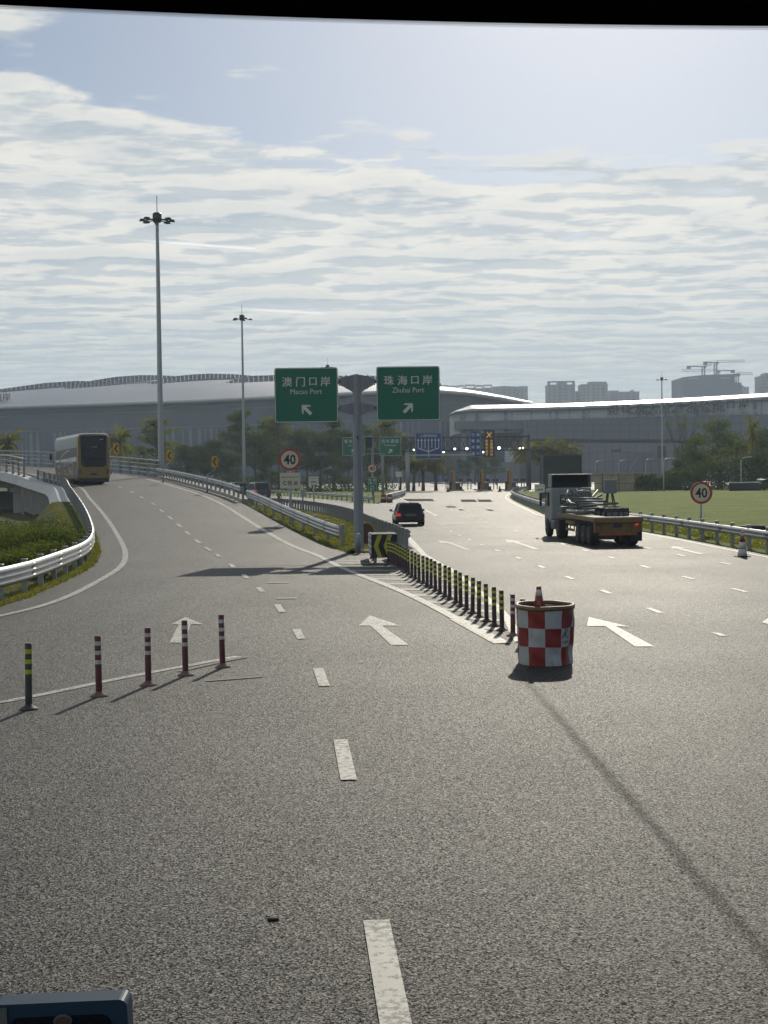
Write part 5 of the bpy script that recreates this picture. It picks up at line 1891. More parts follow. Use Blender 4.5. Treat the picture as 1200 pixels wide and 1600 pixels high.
for zf in (.70, .9):
    for a, b in zip(xw[::6], xw[6::6]):
        pa, pb = wallpt(a), wallpt(b)
        q.bar((pa.x, pa.y + inset - .2, pa.z * zf), (pb.x, pb.y + inset - .2, pb.z * zf), .3, .25)
q.build('mullion', RIBM, t)
# arched lattice skylights lying along the crest
for h_i, (hx, ht, hl) in enumerate([([-60, 0, 22, 73, 121, 154], [613, 609, 606, 599, 596, 597], [616, 612, 610.5, 606.5, 602, 598.5]),
        ([86, 110, 147, 183, 220, 257, 273], [611, 604, 595, 589.5, 587, 587.6, 588.5], [612, 609.5, 605, 600.5, 596.5, 592, 590]),
        ([203, 230, 257, 271, 301, 330, 367, 400], [606.7, 600, 593, 589, 586, 584.7, 585.8, 588.5], [607.5, 603.5, 599, 597.5, 594.5, 592.5, 591, 590.5]),
        ([326, 350, 374, 396, 429, 470, 520, 560], [605.6, 599, 592, 588, 587, 586, 587, 590], [606.5, 603.5, 601, 599, 597, 595, 593, 592]),
        ([450, 480, 520, 560, 600, 650, 690], [605, 598, 591, 588, 588, 593, 600], [606, 603, 600, 598, 597, 599, 602])]):
    n = 30
    up, lo_ = [], []
    for k in range(n + 1):
        x = hx[0] + (hx[-1] - hx[0]) * k / n
        ye, yc = interp(eave_px, x), interp(crest_px, x)
        yl = np.interp(x, hx, hl)
        uu = min(.97, max(.3, (ye - yl) / max(1, ye - yc)))
        dd = TD + 70 * uu - 7
        up.append(tp(x, np.interp(x, hx, ht), dd + 9))
        lo_.append(tp(x, yl, dd))
    q = MB()
    q.loft(lo_, up, cols=1)
    sk = q.build('skylight', M('skylight_pane', (.25, .27, .30), .5, .1), t)
    q = MB()
    off = Vector((0, -.25, .1))
    for k in range(n + 1):
        q.bar(lo_[k] + off, up[k] + off, .38, .3)
    for v in (0, .25, .5, .75, 1):
        for k in range(n):
            q.bar(lo_[k].lerp(up[k], v) + off, lo_[k + 1].lerp(up[k + 1], v) + off, .4 if v < 1 else .7, .25)
    q.build('lattice', LATM, sk)
q = MB()
p = tp(6, 621, TD + 20)
q.text('口岸', (p.x, p.y - 2, p.z), 3.2, bold=.03, thick=.3)
q.text('Port', (p.x - 1, p.y - 2, p.z - 3.2), 1.7, bold=.03, thick=.3)
q.build('roof_lettering', DARKM, t)

RD = 430.0
t = thing('port_terminal', 'right-hand terminal with a thin bright curved roof edge carrying long dark lettering', 'terminal', (0, RD, 0))
def rp(px, py, d):
    p = AT(px, py, d)
    return Vector((p.x, p.y - RD, p.z))
GREYW = M('terminal_grey_cladding', (.17, .185, .20), .7, .0, var=.06, scale=.08, dirt=.08)
GREYL = M('terminal_lower_wall', (.21, .215, .225), .8, var=.07, scale=.06, dirt=.15)
eav = [(703, 647.5), (712, 643.5), (735, 642), (800, 641), (900, 638.5), (1000, 634.5), (1100, 629.5), (1200, 623.5), (1330, 615), (1500, 603)]
xs = np.concatenate([np.linspace(703, 740, 14), np.linspace(750, 1500, 70)])
E = [rp(x, interp(eav, x), RD) for x in xs]
q = MB()
n = 12
vs, fs = [], []
for i, p in enumerate(E):
    k0 = min(1.0, (xs[i] - 700) / 40)
    for j in range(n + 1):
        u = j / n
        # lip rises, then the shell slopes back gently and flattens
        yy = [0, .2, .8, 1.8, 3.2, 5, 8, 12, 17, 23, 31, 42, 60][j]
        zz_ = [0, .42, .80, 1.10, 1.42, 1.74, 2.12, 2.4, 2.6, 2.75, 2.85, 2.9, 2.6][j] * k0
        vs.append(p + Vector((0, yy, zz_)))
for i in range(len(E) - 1):
    for j in range(n):
        fs.append((i * (n + 1) + j, (i + 1) * (n + 1) + j, (i + 1) * (n + 1) + j + 1, i * (n + 1) + j + 1))
q.add(vs, fs, 0, True)
SHELL = M('shiny_roof_shell', (.40, .40, .385), .40, .7, var=.05, scale=.15)
q.build('roof', SHELL, t)
q = MB()
q.loft(E, [p + Vector((0, 3.2, -.5)) for p in E], cols=1)
q.loft([p + Vector((0, 3.2, -.5)) for p in E], [p + Vector((0, 40, -.5)) for p in E], cols=1)
q.build('soffit', M('terminal_soffit', (.26, .27, .28), .7), t)
q = MB()
xa, xb = rp(716, 700, RD).x, rp(1500, 700, RD).x
zc1, zc0 = rp(900, 654, RD + 14).z, rp(900, 668, RD + 14).z
q.loft([Vector((p.x, 3.2, p.z - 7)) for p in E], [Vector((p.x, 3.2, p.z - .4)) for p in E], smooth=False)
q.build('clerestory', M('clerestory_panel', (.72, .73, .73), .5, .0), t)
q = MB()
for k in range(24):
    px = 800 + k * 30
    p = rp(px, 640, RD + 3)
    q.box((p.x, 3.0, rp(px, interp(eav, px), RD + 3).z - 3.4), (.2, .25, 5.6))
q.build('mullion', RIBM, t)
for px in (722, 745, 790, 870, 912, 1000, 1090, 1180):
    p = rp(px, 640, RD + 2)
    zt_ = rp(px, interp(eav, px), RD + 2).z - .4
    MB().box((p.x, 2, zt_ - 3.2), (.8, .8, 6.4)).build('column', RIBM, t)
# white-railed parapet and broad grey band
def band(px0, px1, py0, py1, d0, depth, mat, nm, py0r=None, py1r=None):
    a0_, a1_ = rp(px0, py0, RD + d0), rp(px1, py0r or py0, RD + d0)
    b0_, b1_ = rp(px0, py1, RD + d0), rp(px1, py1r or py1, RD + d0)
    q = MB()
    vs = [b0_, b1_, a1_, a0_]
    vs = vs + [v + Vector((0, depth, 0)) for v in vs]
    q.add(vs, [(0, 1, 2, 3), (7, 6, 5, 4), (3, 2, 6, 7), (0, 4, 5, 1), (0, 3, 7, 4), (1, 5, 6, 2)])
    return q.build(nm, mat, t)
band(711, 818, 658, 671, -2, 10, GREYW, 'band', 656.5, 670)
band(818, 1500, 656, 685, -3, 12, GREYW, 'band', 640, 690)
q = MB()
for k in range(46):
    px = 824 + k * 14.5
    u = (px - 818) / (1500 - 818)
    a, b = rp(px, 656 + (640 - 656) * u + .6, RD - 3), rp(px, 685 + 5 * u - .6, RD - 3)
    q.box((a.x, -3.03, (a.z + b.z) / 2), (.12, .08, a.z - b.z))
for v in (.33, .66):
    a, b = rp(819, 656 + 29 * v, RD - 3), rp(1499, 640 + 50 * v, RD - 3)
    q.bar((a.x, -3.03, a.z), (b.x, -3.03, b.z), .08, .12)
for k in range(26):
    px = 897 + k * 12
    a = rp(px, 694.5, RD - 18)
    q.box((a.x, -18.03, a.z / 2), (.1, .08, a.z))
for v in (708, 722, 736):
    a, b = rp(894, v, RD - 18), rp(1200, v, RD - 18)
    q.box(((a.x + b.x) / 2, -18.03, a.z), (b.x - a.x, .08, .1))
q.build('panel_joint', M('panel_joint', (.09, .10, .11), .8), t)
q = MB()
for px0, px1, py0, py1 in [(770, 1500, 653.5, 634)]:
    for dz in (0, .55):
        a, b = rp(px0, py0, RD - 2.8), rp(px1, py1, RD - 2.8)
        q.bar(a + Vector((0, 0, dz)), b + Vector((0, 0, dz)), .18, .16)
    for k in range(60):
        u = k / 59
        c = a.lerp(b, u)
        q.box((c.x, c.y, c.z - .1), (.14, .14, 1.2))
q.build('railing', EAVEM, t)
band(745, 1500, 671, 700, 26, 6, M('terminal_void_shade', (.075, .085, .095), .8, var=.15, scale=.1), 'recess', 671, 700)  # shade of the void is put into this set-back panel's dark colour
for px in (724, 738):
    p = rp(px, 690, RD + 2)
    MB().box((p.x, 2, p.z / 2 + 2), (1.6, 1.6, p.z + 6)).build('pier', GREYL, t)
band(893, 1500, 692, 775, -18, 8, GREYL, 'lower_wall', 694, 775)
band(806, 900, 690, 775, 8, 8, M('terminal_block', (.15, .165, .18), .8, var=.06, scale=.08), 'block')
band(764, 812, 722, 775, -8, 8, GREYL, 'block')
q = MB()
for px, w_, py0, py1 in [(1030, 1.0, 697, 715), (1037, 1.0, 697, 715), (900, .8, 697, 710), (963, 3.0, 702, 706), (872, 1.0, 712, 730)]:
    a, b = rp(px, py0, RD - 18), rp(px, py1, RD - 18)
    q.box((a.x, -18.1, (a.z + b.z) / 2), (w_, .3, a.z - b.z))
q.build('window', M('dark_opening', (.02, .024, .03), .5), t)
q = MB()
for dx in (0, 6):
    a, b = rp(1008 - dx, 706, RD - 24), rp(988 - dx, 742, RD - 24)
    q.bar(a, b, .5, .35)
    q.bar(a + Vector((0, 1.5, 0)), b + Vector((0, 1.5, 0)), .5, .35)
for k in range(14):
    u = k / 13
    a, b = rp(1008, 706, RD - 24).lerp(rp(988, 742, RD - 24), u), rp(1002, 706, RD - 24).lerp(rp(982, 742, RD - 24), u)
    q.bar(a, b, .2, .2)
a = rp(1003, 706, RD - 24)
q.box((a.x + 1, a.y + 2, a.z), (5, 4, .3))
q.build('outside_stair', RIBM, t)
# lettering standing on a frame in front of the roof edge
txt = '港珠澳大桥珠海公路口岸'
q, fr = MB(), MB()
for k, ch in enumerate(txt):
    px = 959 + (1162 - 959) * k / (len(txt) - 1)
    p = rp(px, 640 + (631 - 640) * k / 10, RD - 4)
    q.text(ch, (p.x, p.y, p.z), (3.0 if ch != '口' else 2.4), bold=.035, thick=.35)
    for dx in (-1, 1):
        fr.bar((p.x + dx, p.y + .6, p.z - 1.3), (p.x + dx, p.y + .6, p.z - 3.6), .14)
    fr.bar((p.x - 1, p.y + .6, p.z - 1.3), (p.x + 1, p.y + .6, p.z - 3.6), .14)
a, b = rp(985, 646.5, RD - 4), rp(1134, 641.5, RD - 4)
ang = math.atan2(b.z - a.z, b.x - a.x)
Mt = Matrix.Translation((a + b) / 2) @ Matrix.Rotation(-ang, 4, 'Y')
q.text('Hong Kong-Zhuhai-Macau Bridge Zhuhai Port', (0, 0, 0), 1.75, M=Mt, bold=.02, width=(b - a).length, thick=.25)
q.build('roof_lettering', M('lettering_dark', (.03, .028, .026), .5), t)
a, b = rp(955, 646, RD - 4), rp(1166, 637, RD - 4)
fr.bar(a + Vector((0, .6, -1.5)), b + Vector((0, .6, -1.5)), .12)
fr.build('lettering_frame', RIBM, t)

# ------------------------------------------------------------------ city beyond
def tower_mat(nm, c, wc, sx, sz):
    if nm in _M:
        return _M[nm]
    m = bpy.data.materials.new(nm)
    m.use_nodes = True
    k = NT(m.node_tree)
    b = m.node_tree.nodes['Principled BSDF']
    tc = k.new('ShaderNodeTexCoord').outputs['Object']
    x, y, z = k.sep(tc)
    fx = k.math('FRACT', k.math('MULTIPLY', k.math('ADD', x, k.math('MULTIPLY', y, .7)), sx))
    fz = k.math('FRACT', k.math('MULTIPLY', z, sz))
    w = k.math('MULTIPLY', k.math('GREATER_THAN', fx, .45), k.math('GREATER_THAN', fz, .4))
    k.link(k.mix(w, c, wc), b.inputs['Base Color'])
    b.inputs['Roughness'].default_value = .7
    _M[nm] = m
    return m
TM1 = tower_mat('tower_facade', (.20, .21, .22), (.09, .11, .13), .16, .31)
TM2 = tower_mat('tower_facade_pale', (.27, .265, .25), (.12, .13, .145), .2, .31)
TMT = M('tower_top', (.21, .22, .23), .8)
def tower(label, px0, px1, pytop, dist, mat, steps=(), hole=None, name='apartment_tower', grp='city towers on the skyline'):
    x0, x1 = XD(px0, dist), XD(px1, dist)
    h = AT((px0 + px1) / 2, pytop, dist).z
    t = thing(name, label, 'building', ((x0 + x1) / 2, dist, 0), group=grp)
    w = x1 - x0
    MB().box((0, 12, h * .5), (w * .98, 24, h)).build('shaft', mat, t)
    q = MB()
    for k in range(max(2, int(w / 9))):
        q.box((-w / 2 + (k + .5) * w / max(2, int(w / 9)), -.6, h * .49), (2.4, 1.6, h * .98))
    q.build('bay', mat, t)
    q = MB()
    q.box((0, 12, h + .6), (w, 25, 1.2))
    for (u0, u1, dz) in steps:
        q.box((-w / 2 + w * (u0 + u1) / 2, 12, h + dz / 2), (w * (u1 - u0), 16, dz))
    if hole:
        q.box((0, 3, h + 4.2), (w * .98, 2, 1.6))
        for s in (-1, 1):
            q.box((s * w * .45, 3, h + 2.4), (w * .1, 2, 4))
    q.build('roof_crown', TMT, t)
    return t
CD = 1500
k = 0
for (a, b, y, lab, hole) in [(688, 702, 608.5, 'far grey apartment tower just right of the Zhuhai Port board', True), (703, 716, 609, 'far grey apartment tower, second to the right of the Zhuhai Port board', True), (717, 727, 608.5, 'far narrow apartment tower above the left terminal roof tip, third from the green board', True), (728, 744, 607.5, 'far apartment tower above the left terminal roof tip, fourth from the green board', True), (745, 756, 608.5, 'far apartment tower, fifth from the green board in the low row', True), (757, 770, 607.5, 'far apartment tower, sixth from the green board, before the taller slab', True)]:
    tower(lab, a, b, y, CD + 40 * (k % 2), TM1, hole=hole)
    k += 1
tower('broad far apartment slab with a ribbed front above the left terminal', 771, 809, 605.5, CD, TM1, steps=((.3, .7, 2),))
tower('narrow far tower with a light slot, at the right end of the low row', 811, 826, 605, CD, TM1)
tower('ribbed apartment tower with a crown frame, left of the pair above the bright roof', 857, 900, 602.5, 1400, TM1, steps=((.4, .72, 4),), hole=True)
tower('ribbed apartment tower with a stepped crown, right of the pair above the bright roof', 909, 951, 602, 1400, TM2, steps=((.32, .98, 4),))
tower('low grey block filling the gap between the two ribbed towers', 901, 908, 613, 1420, TM1)
tower('low dark apartment block right of the ribbed tower pair', 952, 968, 612, 1450, TM1)
tower('low dark apartment block with a small roof house, left of the thin lamp mast', 969, 1000, 613.5, 1430, TM1, steps=((.65, .75, 3),))
tower('pale low block at the foot of the netted construction building', 1160, 1171, 606, 1500, TM2, steps=((0, .4, 3),))
tower('tall grey tower cut off by the right picture edge', 1190, 1240, 588.5, 1300, TM1, steps=((.15, .6, 4),))
NETM = M('blue_grey_netting', (.085, .105, .135), .9, var=.06, scale=.03)
dist = 1250
x0, x1 = XD(1068, dist), XD(1149, dist)
h = AT(1100, 586.5, dist).z
t = thing('netted_building', 'big building under construction wrapped in blue-grey netting below the cranes', 'building', (x0, dist, 0))
q = MB()
wq = x1 - x0
q.prism([(0, 0), (wq, 0), (wq, h + 1.0), (wq * .4, h + .4), (0, h - 1.4)], 0, 50)
q.prism([(wq, 0), (wq + 6.5, 0), (wq + 6.5, h - 7), (wq, h - 7)], 1, 45)
q.prism([(wq + 6.5, 0), (wq + 8, 0), (wq + 8, h - 16), (wq + 6.5, h - 14)], 2, 45)
q.build('netting', NETM, t)
q = MB()
for u in (.2, .82):
    q.box((wq * u, -.3, h - 2.6), (9, .3, 1.0))
q.build('banner', M('pale_banner', (.26, .29, .33), .8), t)
CRM = M('crane_steel', (.14, .13, .12), .7)
def crane(label, px, py, tip0, tip1, ybase, dist, cabin=0):
    """px, py: slewing ring; tip0 = jib tip, tip1 = counterweight end (pixels)"""
    b = AT(px, ybase, dist)
    s = AT(px, py, dist)
    t = thing('tower_crane', label, 'crane', (b.x, dist, 0), group='tower cranes over the netted building')
    q = MB()
    w = 1.2
    H = s.z
    for dx in (-w, w):
        for dy in (-w, w):
            q.box((dx, dy, H / 2), (.45, .45, H))
    z = max(0.0, b.z - 4)
    kk = 0
    while z < H - 2:
        sg = 1 if kk % 2 else -1
        q.bar((-w * sg, -w, z), (w * sg, -w, z + 2.6), .3)
        q.box((0, -w, z), (2 * w, .3, .3))
        z += 2.6
        kk += 1
    q.build('mast', CRM, t)
    e0, e1 = AT(*tip0, dist), AT(*tip1, dist)
    q = MB()
    r0, r1 = Vector((e0.x - b.x, 0, e0.z)), Vector((e1.x - b.x, 0, e1.z))
    rt = Vector((0, 0, H))
    n = 12
    up = Vector((0, 0, 1.9))
    for i in range(n):
        a_, c_ = rt.lerp(r0, i / n), rt.lerp(r0, (i + 1) / n)
        q.bar(a_, c_, .35)
        q.bar(a_ + up, c_ + up, .3)
        q.bar(a_ + (up if i % 2 else up * 0), c_ + (up * 0 if i % 2 else up), .22)
    q.build('jib', CRM, t)
    q = MB().bar(rt, r1, .7, .9).bar(rt + up, r1, .25)
    q.box((r1.x, 0, r1.z - .9), (3.6, 2, 3.0))
    q.build('counter_jib', CRM, t)
    MB().box((1.2, -1, H - .6), (2.2, 2, 2.4)).build('cab', CRM, t)
crane('uppermost tower crane, its long jib reaching right', 1118, 566.5, (1164, 565.5), (1102, 566), 586, 1255)
crane('tower crane left of the uppermost one with its counterweight to the left', 1099, 572.5, (1113, 570.5), (1076, 572.5), 586, 1258)
crane('tower crane whose jib reaches left just above the netted building', 1121, 579.5, (1065, 580.5), (1145, 579), 586, 1290)
crane('slight tower crane at the stepped right end of the netted building', 1152, 585, (1176, 585.5), (1151, 584.5), 593, 1300)

# ------------------------------------------------------------------ trees and plants
def leafq(q, c, size, rg, flat=.5):
    """one leaf-sized quad"""
    n = Vector((rg.gauss(0, 1), rg.gauss(0, 1), rg.gauss(0, 1) + flat * 2)).normalized()
    u = n.cross(Vector((rg.random() - .5, rg.random() - .5, rg.random() - .5))).normalized()
    v = n.cross(u)
    a, b = size * rg.uniform(.6, 1.2), size * rg.uniform(.35, .7)
    q.add([c - u * a, c - v * b + u * a * .1, c + u * a, c + v * b + u * a * .1], [(0, 1, 2, 3)])
def blob(q, c, r, n, size, rg, flat=.5, hollow=.55):
    for _ in range(n):
        d = Vector((rg.gauss(0, 1), rg.gauss(0, 1), rg.gauss(0, 1))).normalized()
        k = hollow + (1 - hollow) * rg.random() ** .6
        k *= rg.uniform(.82, 1.12)
        leafq(q, Vector((c[0] + d.x * r[0] * k, c[1] + d.y * r[1] * k, c[2] + d.z * r[2] * k)), size, rg, flat)
def make_tree(seed, H, spread, leaf, kind, label, group='trees before the left terminal'):
    rg = random.Random(seed)
    t = thing('broadleaf_tree', label, 'tree', group=group)
    tr, cr = MB(), MB()
    lean = rg.uniform(-.25, .25)
    def axis(z): return Vector((lean * math.sin(z / H * 2), .1 * math.sin(z), z))
    tr.tube([axis(H * k / 8) for k in range(8)], [.17 * (1 - k / 9) + .02 for k in range(8)], 7)
    if kind == 'tiered':                # uneven flat tiers on radiating limbs
        tiers = 5
        for i in range(tiers):
            z = H * (.44 + .52 * i / (tiers - 1))
            R_ = spread * (1.25, 1.3, 1.0, .7, .42)[i] * rg.uniform(.85, 1.1)
            nb = rg.randint(5, 7)
            for b in range(nb):
                a = 2 * math.pi * b / nb + rg.uniform(-.4, .4) + i
                L = R_ * rg.uniform(.5, 1.15)
                e = axis(z) + Vector((math.cos(a) * L, math.sin(a) * L, .3 + rg.uniform(-.5, .7)))
                tr.tube([axis(z - .5), axis(z).lerp(e, .5) + Vector((0, 0, .12)), e], [.05, .035, .015], 5)
                for s in np.linspace(.3, 1.0, 4):
                    c = axis(z).lerp(e, s) + Vector((rg.uniform(-.3, .3), rg.uniform(-.3, .3), .15 + rg.uniform(-.2, .25)))
                    blob(cr, c, (.36 * spread, .36 * spread, .34), 62, .15, rg, .8, .2)
    elif kind == 'dense':
        for i in range(rg.randint(18, 22)):
            z = H * rg.uniform(.40, .92)
            f = 1.0 - max(0, (z / H - .62)) * 1.6
            a = rg.uniform(0, 6.28)
            L = spread * f * rg.uniform(.25, .9)
            e = axis(z) + Vector((math.cos(a) * L, math.sin(a) * L, rg.uniform(-.2, .4)))
            tr.tube([axis(z * .8), e], [.06, .015], 5)
            r = rg.uniform(.6, 1.15) * spread / 2.3
            blob(cr, e, (r, r, r * .62), 210, .16, rg, .4, .35)
    else:                               # loose upright crown
        for i in range(13):
            z = H * rg.uniform(.5, .97)
            a = rg.uniform(0, 6.28)
            L = spread * rg.uniform(.1, .8) * (1.15 - z / H * .55)
            e = axis(z) + Vector((math.cos(a) * L, math.sin(a) * L, 0))
            tr.tube([axis(z * .75), e], [.05, .012], 5)
            r = rg.uniform(.4, .85) * spread / 2.3
            blob(cr, e, (r, r, r * .7), 110, .15, rg, .3, .3)
    tr.build('trunk', BARK, t)
    cr.build('crown', leaf, t)
    t['h0'] = H
    return t
protos = {
    'a': lambda l: make_tree(1, 9.5, 3.1, LEAF_M, 'tiered', l), 'b': lambda l: make_tree(2, 9.0, 3.0, LEAF_D, 'dense', l),
    'c': lambda l: make_tree(3, 9.5, 2.7, LEAF_Y, 'loose', l), 'd': lambda l: make_tree(4, 8.5, 3.2, LEAF_D, 'dense', l),
    'e': lambda l: make_tree(5, 9.0, 3.3, LEAF_Y, 'tiered', l), 'f': lambda l: make_tree(6, 9.0, 2.6, LEAF_M, 'loose', l), 'g': lambda l: make_tree(8, 8.5, 3.4, LEAF_M, 'dense', l)}
made = {}
def tree(kind, px, ytop, dist, label, group='trees before the left terminal', ybase=None):
    if kind not in made:
        made[kind] = protos[kind](label)
        o = made[kind]
    else:
        o = copy_tree(made[kind])
    H = AT(px, ytop, dist).z
    base = -.05
    k = (H - base) / o['h0']
    place(o, (XD(px, dist), dist, base), rng.uniform(0, 6.28), label, None, group)
    kw = k if k < 1.25 else 1.25 * (k / 1.25) ** .6
    o.scale = (kw, kw, k)
    return o
T1 = [('e', 245, 662, 200, 'yellow-green tiered tree directly behind the tall lamp mast'),
      ('c', 205, 684, 205, 'loose yellow-green tree between the golden bus and the tall lamp mast'),
      ('d', 283, 695, 190, 'low dark tree just right of the chevron sign beside the tall mast'),
      ('b', 312, 692, 196, 'dark rounded tree left of the nearest chevron sign'),
      ('d', 338, 688, 205, 'dark rounded tree right above the nearest chevron sign'),
      ('a', 372, 652, 212, 'tall tiered tree at the foot of the second lamp mast'),
      ('b', 398, 668, 200, 'dark dense tree right of the second lamp mast'),
      ('f', 412, 655, 216, 'green upright tree halfway between the second mast and the 40 sign'),
      ('e', 436, 657, 214, 'pale green tiered tree directly above the round 40 sign'),
      ('d', 462, 672, 202, 'dark dense tree right behind the round 40 sign'),
      ('c', 480, 658, 216, 'light green tree under the middle of the Macao Port board'),
      ('b', 500, 668, 204, 'dark dense tree between the 40 sign and the big pole'),
      ('a', 522, 661, 214, 'tiered tree under the right edge of the Macao Port board'),
      ('d', 545, 672, 206, 'dark tree directly left of the big sign pole'),
      ('f', 575, 664, 214, 'green tree directly right of the big sign pole, above the camera box'),
      ('e', 604, 663, 216, 'yellow-green tiered tree above the Truck Lane board'),
      ('b', 625, 676, 214, 'dark tree between the Truck Lane board and the blue lane board'),
      ('b', 355, 702, 185, 'low dark tree behind the two vans'),
      ('d', 425, 706, 186, 'low dark tree left of the cream C plate'),
      ('b', 520, 704, 186, 'low dark tree behind the small pale plate'),
      ('f', 225, 698, 185, 'low green tree at the foot of the tall lamp mast'),
      ('d', 590, 700, 190, 'low dark tree behind the small distant 40 sign')]
for a in T1:
    tree(a[0], a[1], a[2], a[3] + 40, a[4])
for k_, (px, y, dd, kd) in enumerate([(655, 705, 330, 'b'), (680, 712, 335, 'd'), (700, 707, 345, 'f'), (722, 715, 340, 'b'), (742, 706, 350, 'd'), (758, 714, 338, 'f'), (775, 711, 352, 'b')]):
    tree(kd, px, y, dd, ['dim tree beyond the toll lanes, behind the left palms', 'dim tree beyond the toll lanes, right of the left palms', 'dim tree beyond the left toll pillar', 'dim low tree beyond the plaza below the gantry lamps', 'dim tree beyond the middle toll pillar', 'dim low tree under the lit display board', 'dim tree beyond the plaza left of the grey block wall'][k_], 'dim trees beyond the toll plaza')
for (kd, px, y, dd, lab) in [('g', 1088, 684, 196, 'green tree right of the bare tree, above the speed sign'), ('g', 1122, 657, 205, 'tall green tree behind the clipped hedge, right of the speed sign'), ('c', 1150, 680, 190, 'yellow-green tree left of the small palm at the right edge'), ('g', 1190, 672, 188, 'green tree at the right picture edge'), ('c', 1126, 694, 186, 'low light green tree in the middle of the right clump'), ('b', 1060, 716, 190, 'low dark tree at the foot of the bare tree'), ('d', 1090, 706, 188, 'low dark tree under the green tree above the speed sign')]:
    tree(kd, px, y, dd, lab, 'trees at the right of the lawn')

# bare tree
bt = thing('bare_tree', 'almost leafless tree with thin upright branches left of the right clump', 'tree', (XD(1062, 190), 190, 0))
rb = random.Random(5)
q, lq = MB(), MB()
def branch(p, d, L, r, depth):
    e = p + d * L
    q.tube([p, p.lerp(e, .5) + Vector((rb.uniform(-.1, .1), 0, .05)), e], [r, r * .8, r * .55], 5, cap=False)
    if depth == 0:
        for _ in range(3):
            leafq(lq, e + Vector((rb.uniform(-.3, .3), rb.uniform(-.3, .3), rb.uniform(-.3, .2))), .10, rb)
        return
    for k in range(rb.choice((2, 3))):
        nd = (d + Vector((rb.uniform(-.5, .5), rb.uniform(-.5, .5), rb.uniform(.0, .35)))).normalized()
        branch(e, nd, L * rb.uniform(.62, .86), r * .6, depth - 1)
branch(Vector((0, 0, 0)), Vector((.05, 0, 1)), 3.0, .14, 5)
q.build('trunk', BARK, bt)
lq.build('foliage', LEAF_Y, bt)
bt.scale = (1, 1, 1.05)

def make_palm(seed, H, nf, L, label, droop=1.0, leaf=LEAF_P):
    rg = random.Random(seed)
    t = thing('palm_tree', label, 'palm tree', group='palms at the toll lanes')
    MB().tube([(0, 0, 0), (.05, 0, H * .3), (.1, .05, H * .7), (.1, .05, H)], [.34, .26, .24, .30], 10).build('trunk', BARK, t)
    q = MB()
    for f in range(nf):
        a = 2 * math.pi * f / nf + rg.uniform(-.2, .2)
        el = rg.uniform(.15, 1.15) if f % 3 else rg.uniform(-.3, .2)
        l = L * rg.uniform(.8, 1.1)
        pts = []
        p = Vector((.1, .05, H))
        d = Vector((math.cos(a) * math.cos(el), math.sin(a) * math.cos(el), math.sin(el)))
        for k in range(9):
            pts.append(p.copy())
            p = p + d * (l / 8)
            d = (d + Vector((0, 0, -.20 * droop))).normalized()
        q.tube(pts, [.045 * (1 - k / 10) for k in range(9)], 4, cap=False)
        for k in range(1, 26):
            u = k / 25 * 7.99
            i = int(u)
            c = pts[i].lerp(pts[i + 1], u - i)
            tg = (pts[i + 1] - pts[i]).normalized()
            sd = tg.cross(Vector((0, 0, 1))).normalized()
            ll = .75 * math.sin(.25 + k / 25 * 2.6) * L / 3
            for s in (-1, 1):
                e = c + sd * s * ll + tg * ll * .45 + Vector((0, 0, -ll * .55 + rg.uniform(-.05, .05)))
                q.add([c - tg * .05, c + tg * .06, e], [(0, 1, 2)])
    q.build('fronds', leaf, t)
    return t
palm = None
for i, (px, yc, dd, s, lab) in enumerate([(646, 724, 236, 1.0, 'dark-trunked palm left of the toll lanes, left of three'), (661, 722, 240, 1.05, 'dark-trunked palm left of the toll lanes, middle of three'), (681, 723, 238, 1.0, 'dark-trunked palm left of the toll lanes, right of three'),
                                     (826, 706, 243, 1.25, 'palm with bright fronds directly behind the right gantry leg'), (846, 703, 246, 1.3, 'palm with bright fronds just right of the right gantry leg'), (866, 706, 242, 1.25, 'palm with bright arching fronds above the dark grey box'), (884, 704, 247, 1.25, 'rightmost bright palm above the dark grey box'),
                                     (1176, 676, 186, .4, 'small palm sticking out of the right clump of trees'), (14, 695, 185, .9, 'palm top showing above the bridge railing at the left picture edge'), (188, 692, 190, .8, 'palm top just right of the golden bus')]):
    if palm is None:
        palm = make_palm(9, 5.0, 26, 3.0, lab)
        o = palm
    else:
        o = copy_tree(palm)
    H = AT(px, yc, dd).z
    place(o, (XD(px, dd), dd, -.05), i * 1.1, lab)
    o.scale = (s, s, H / 5.0)
    for ch in o.children:
        if ch.name.startswith('fronds'):
            pass

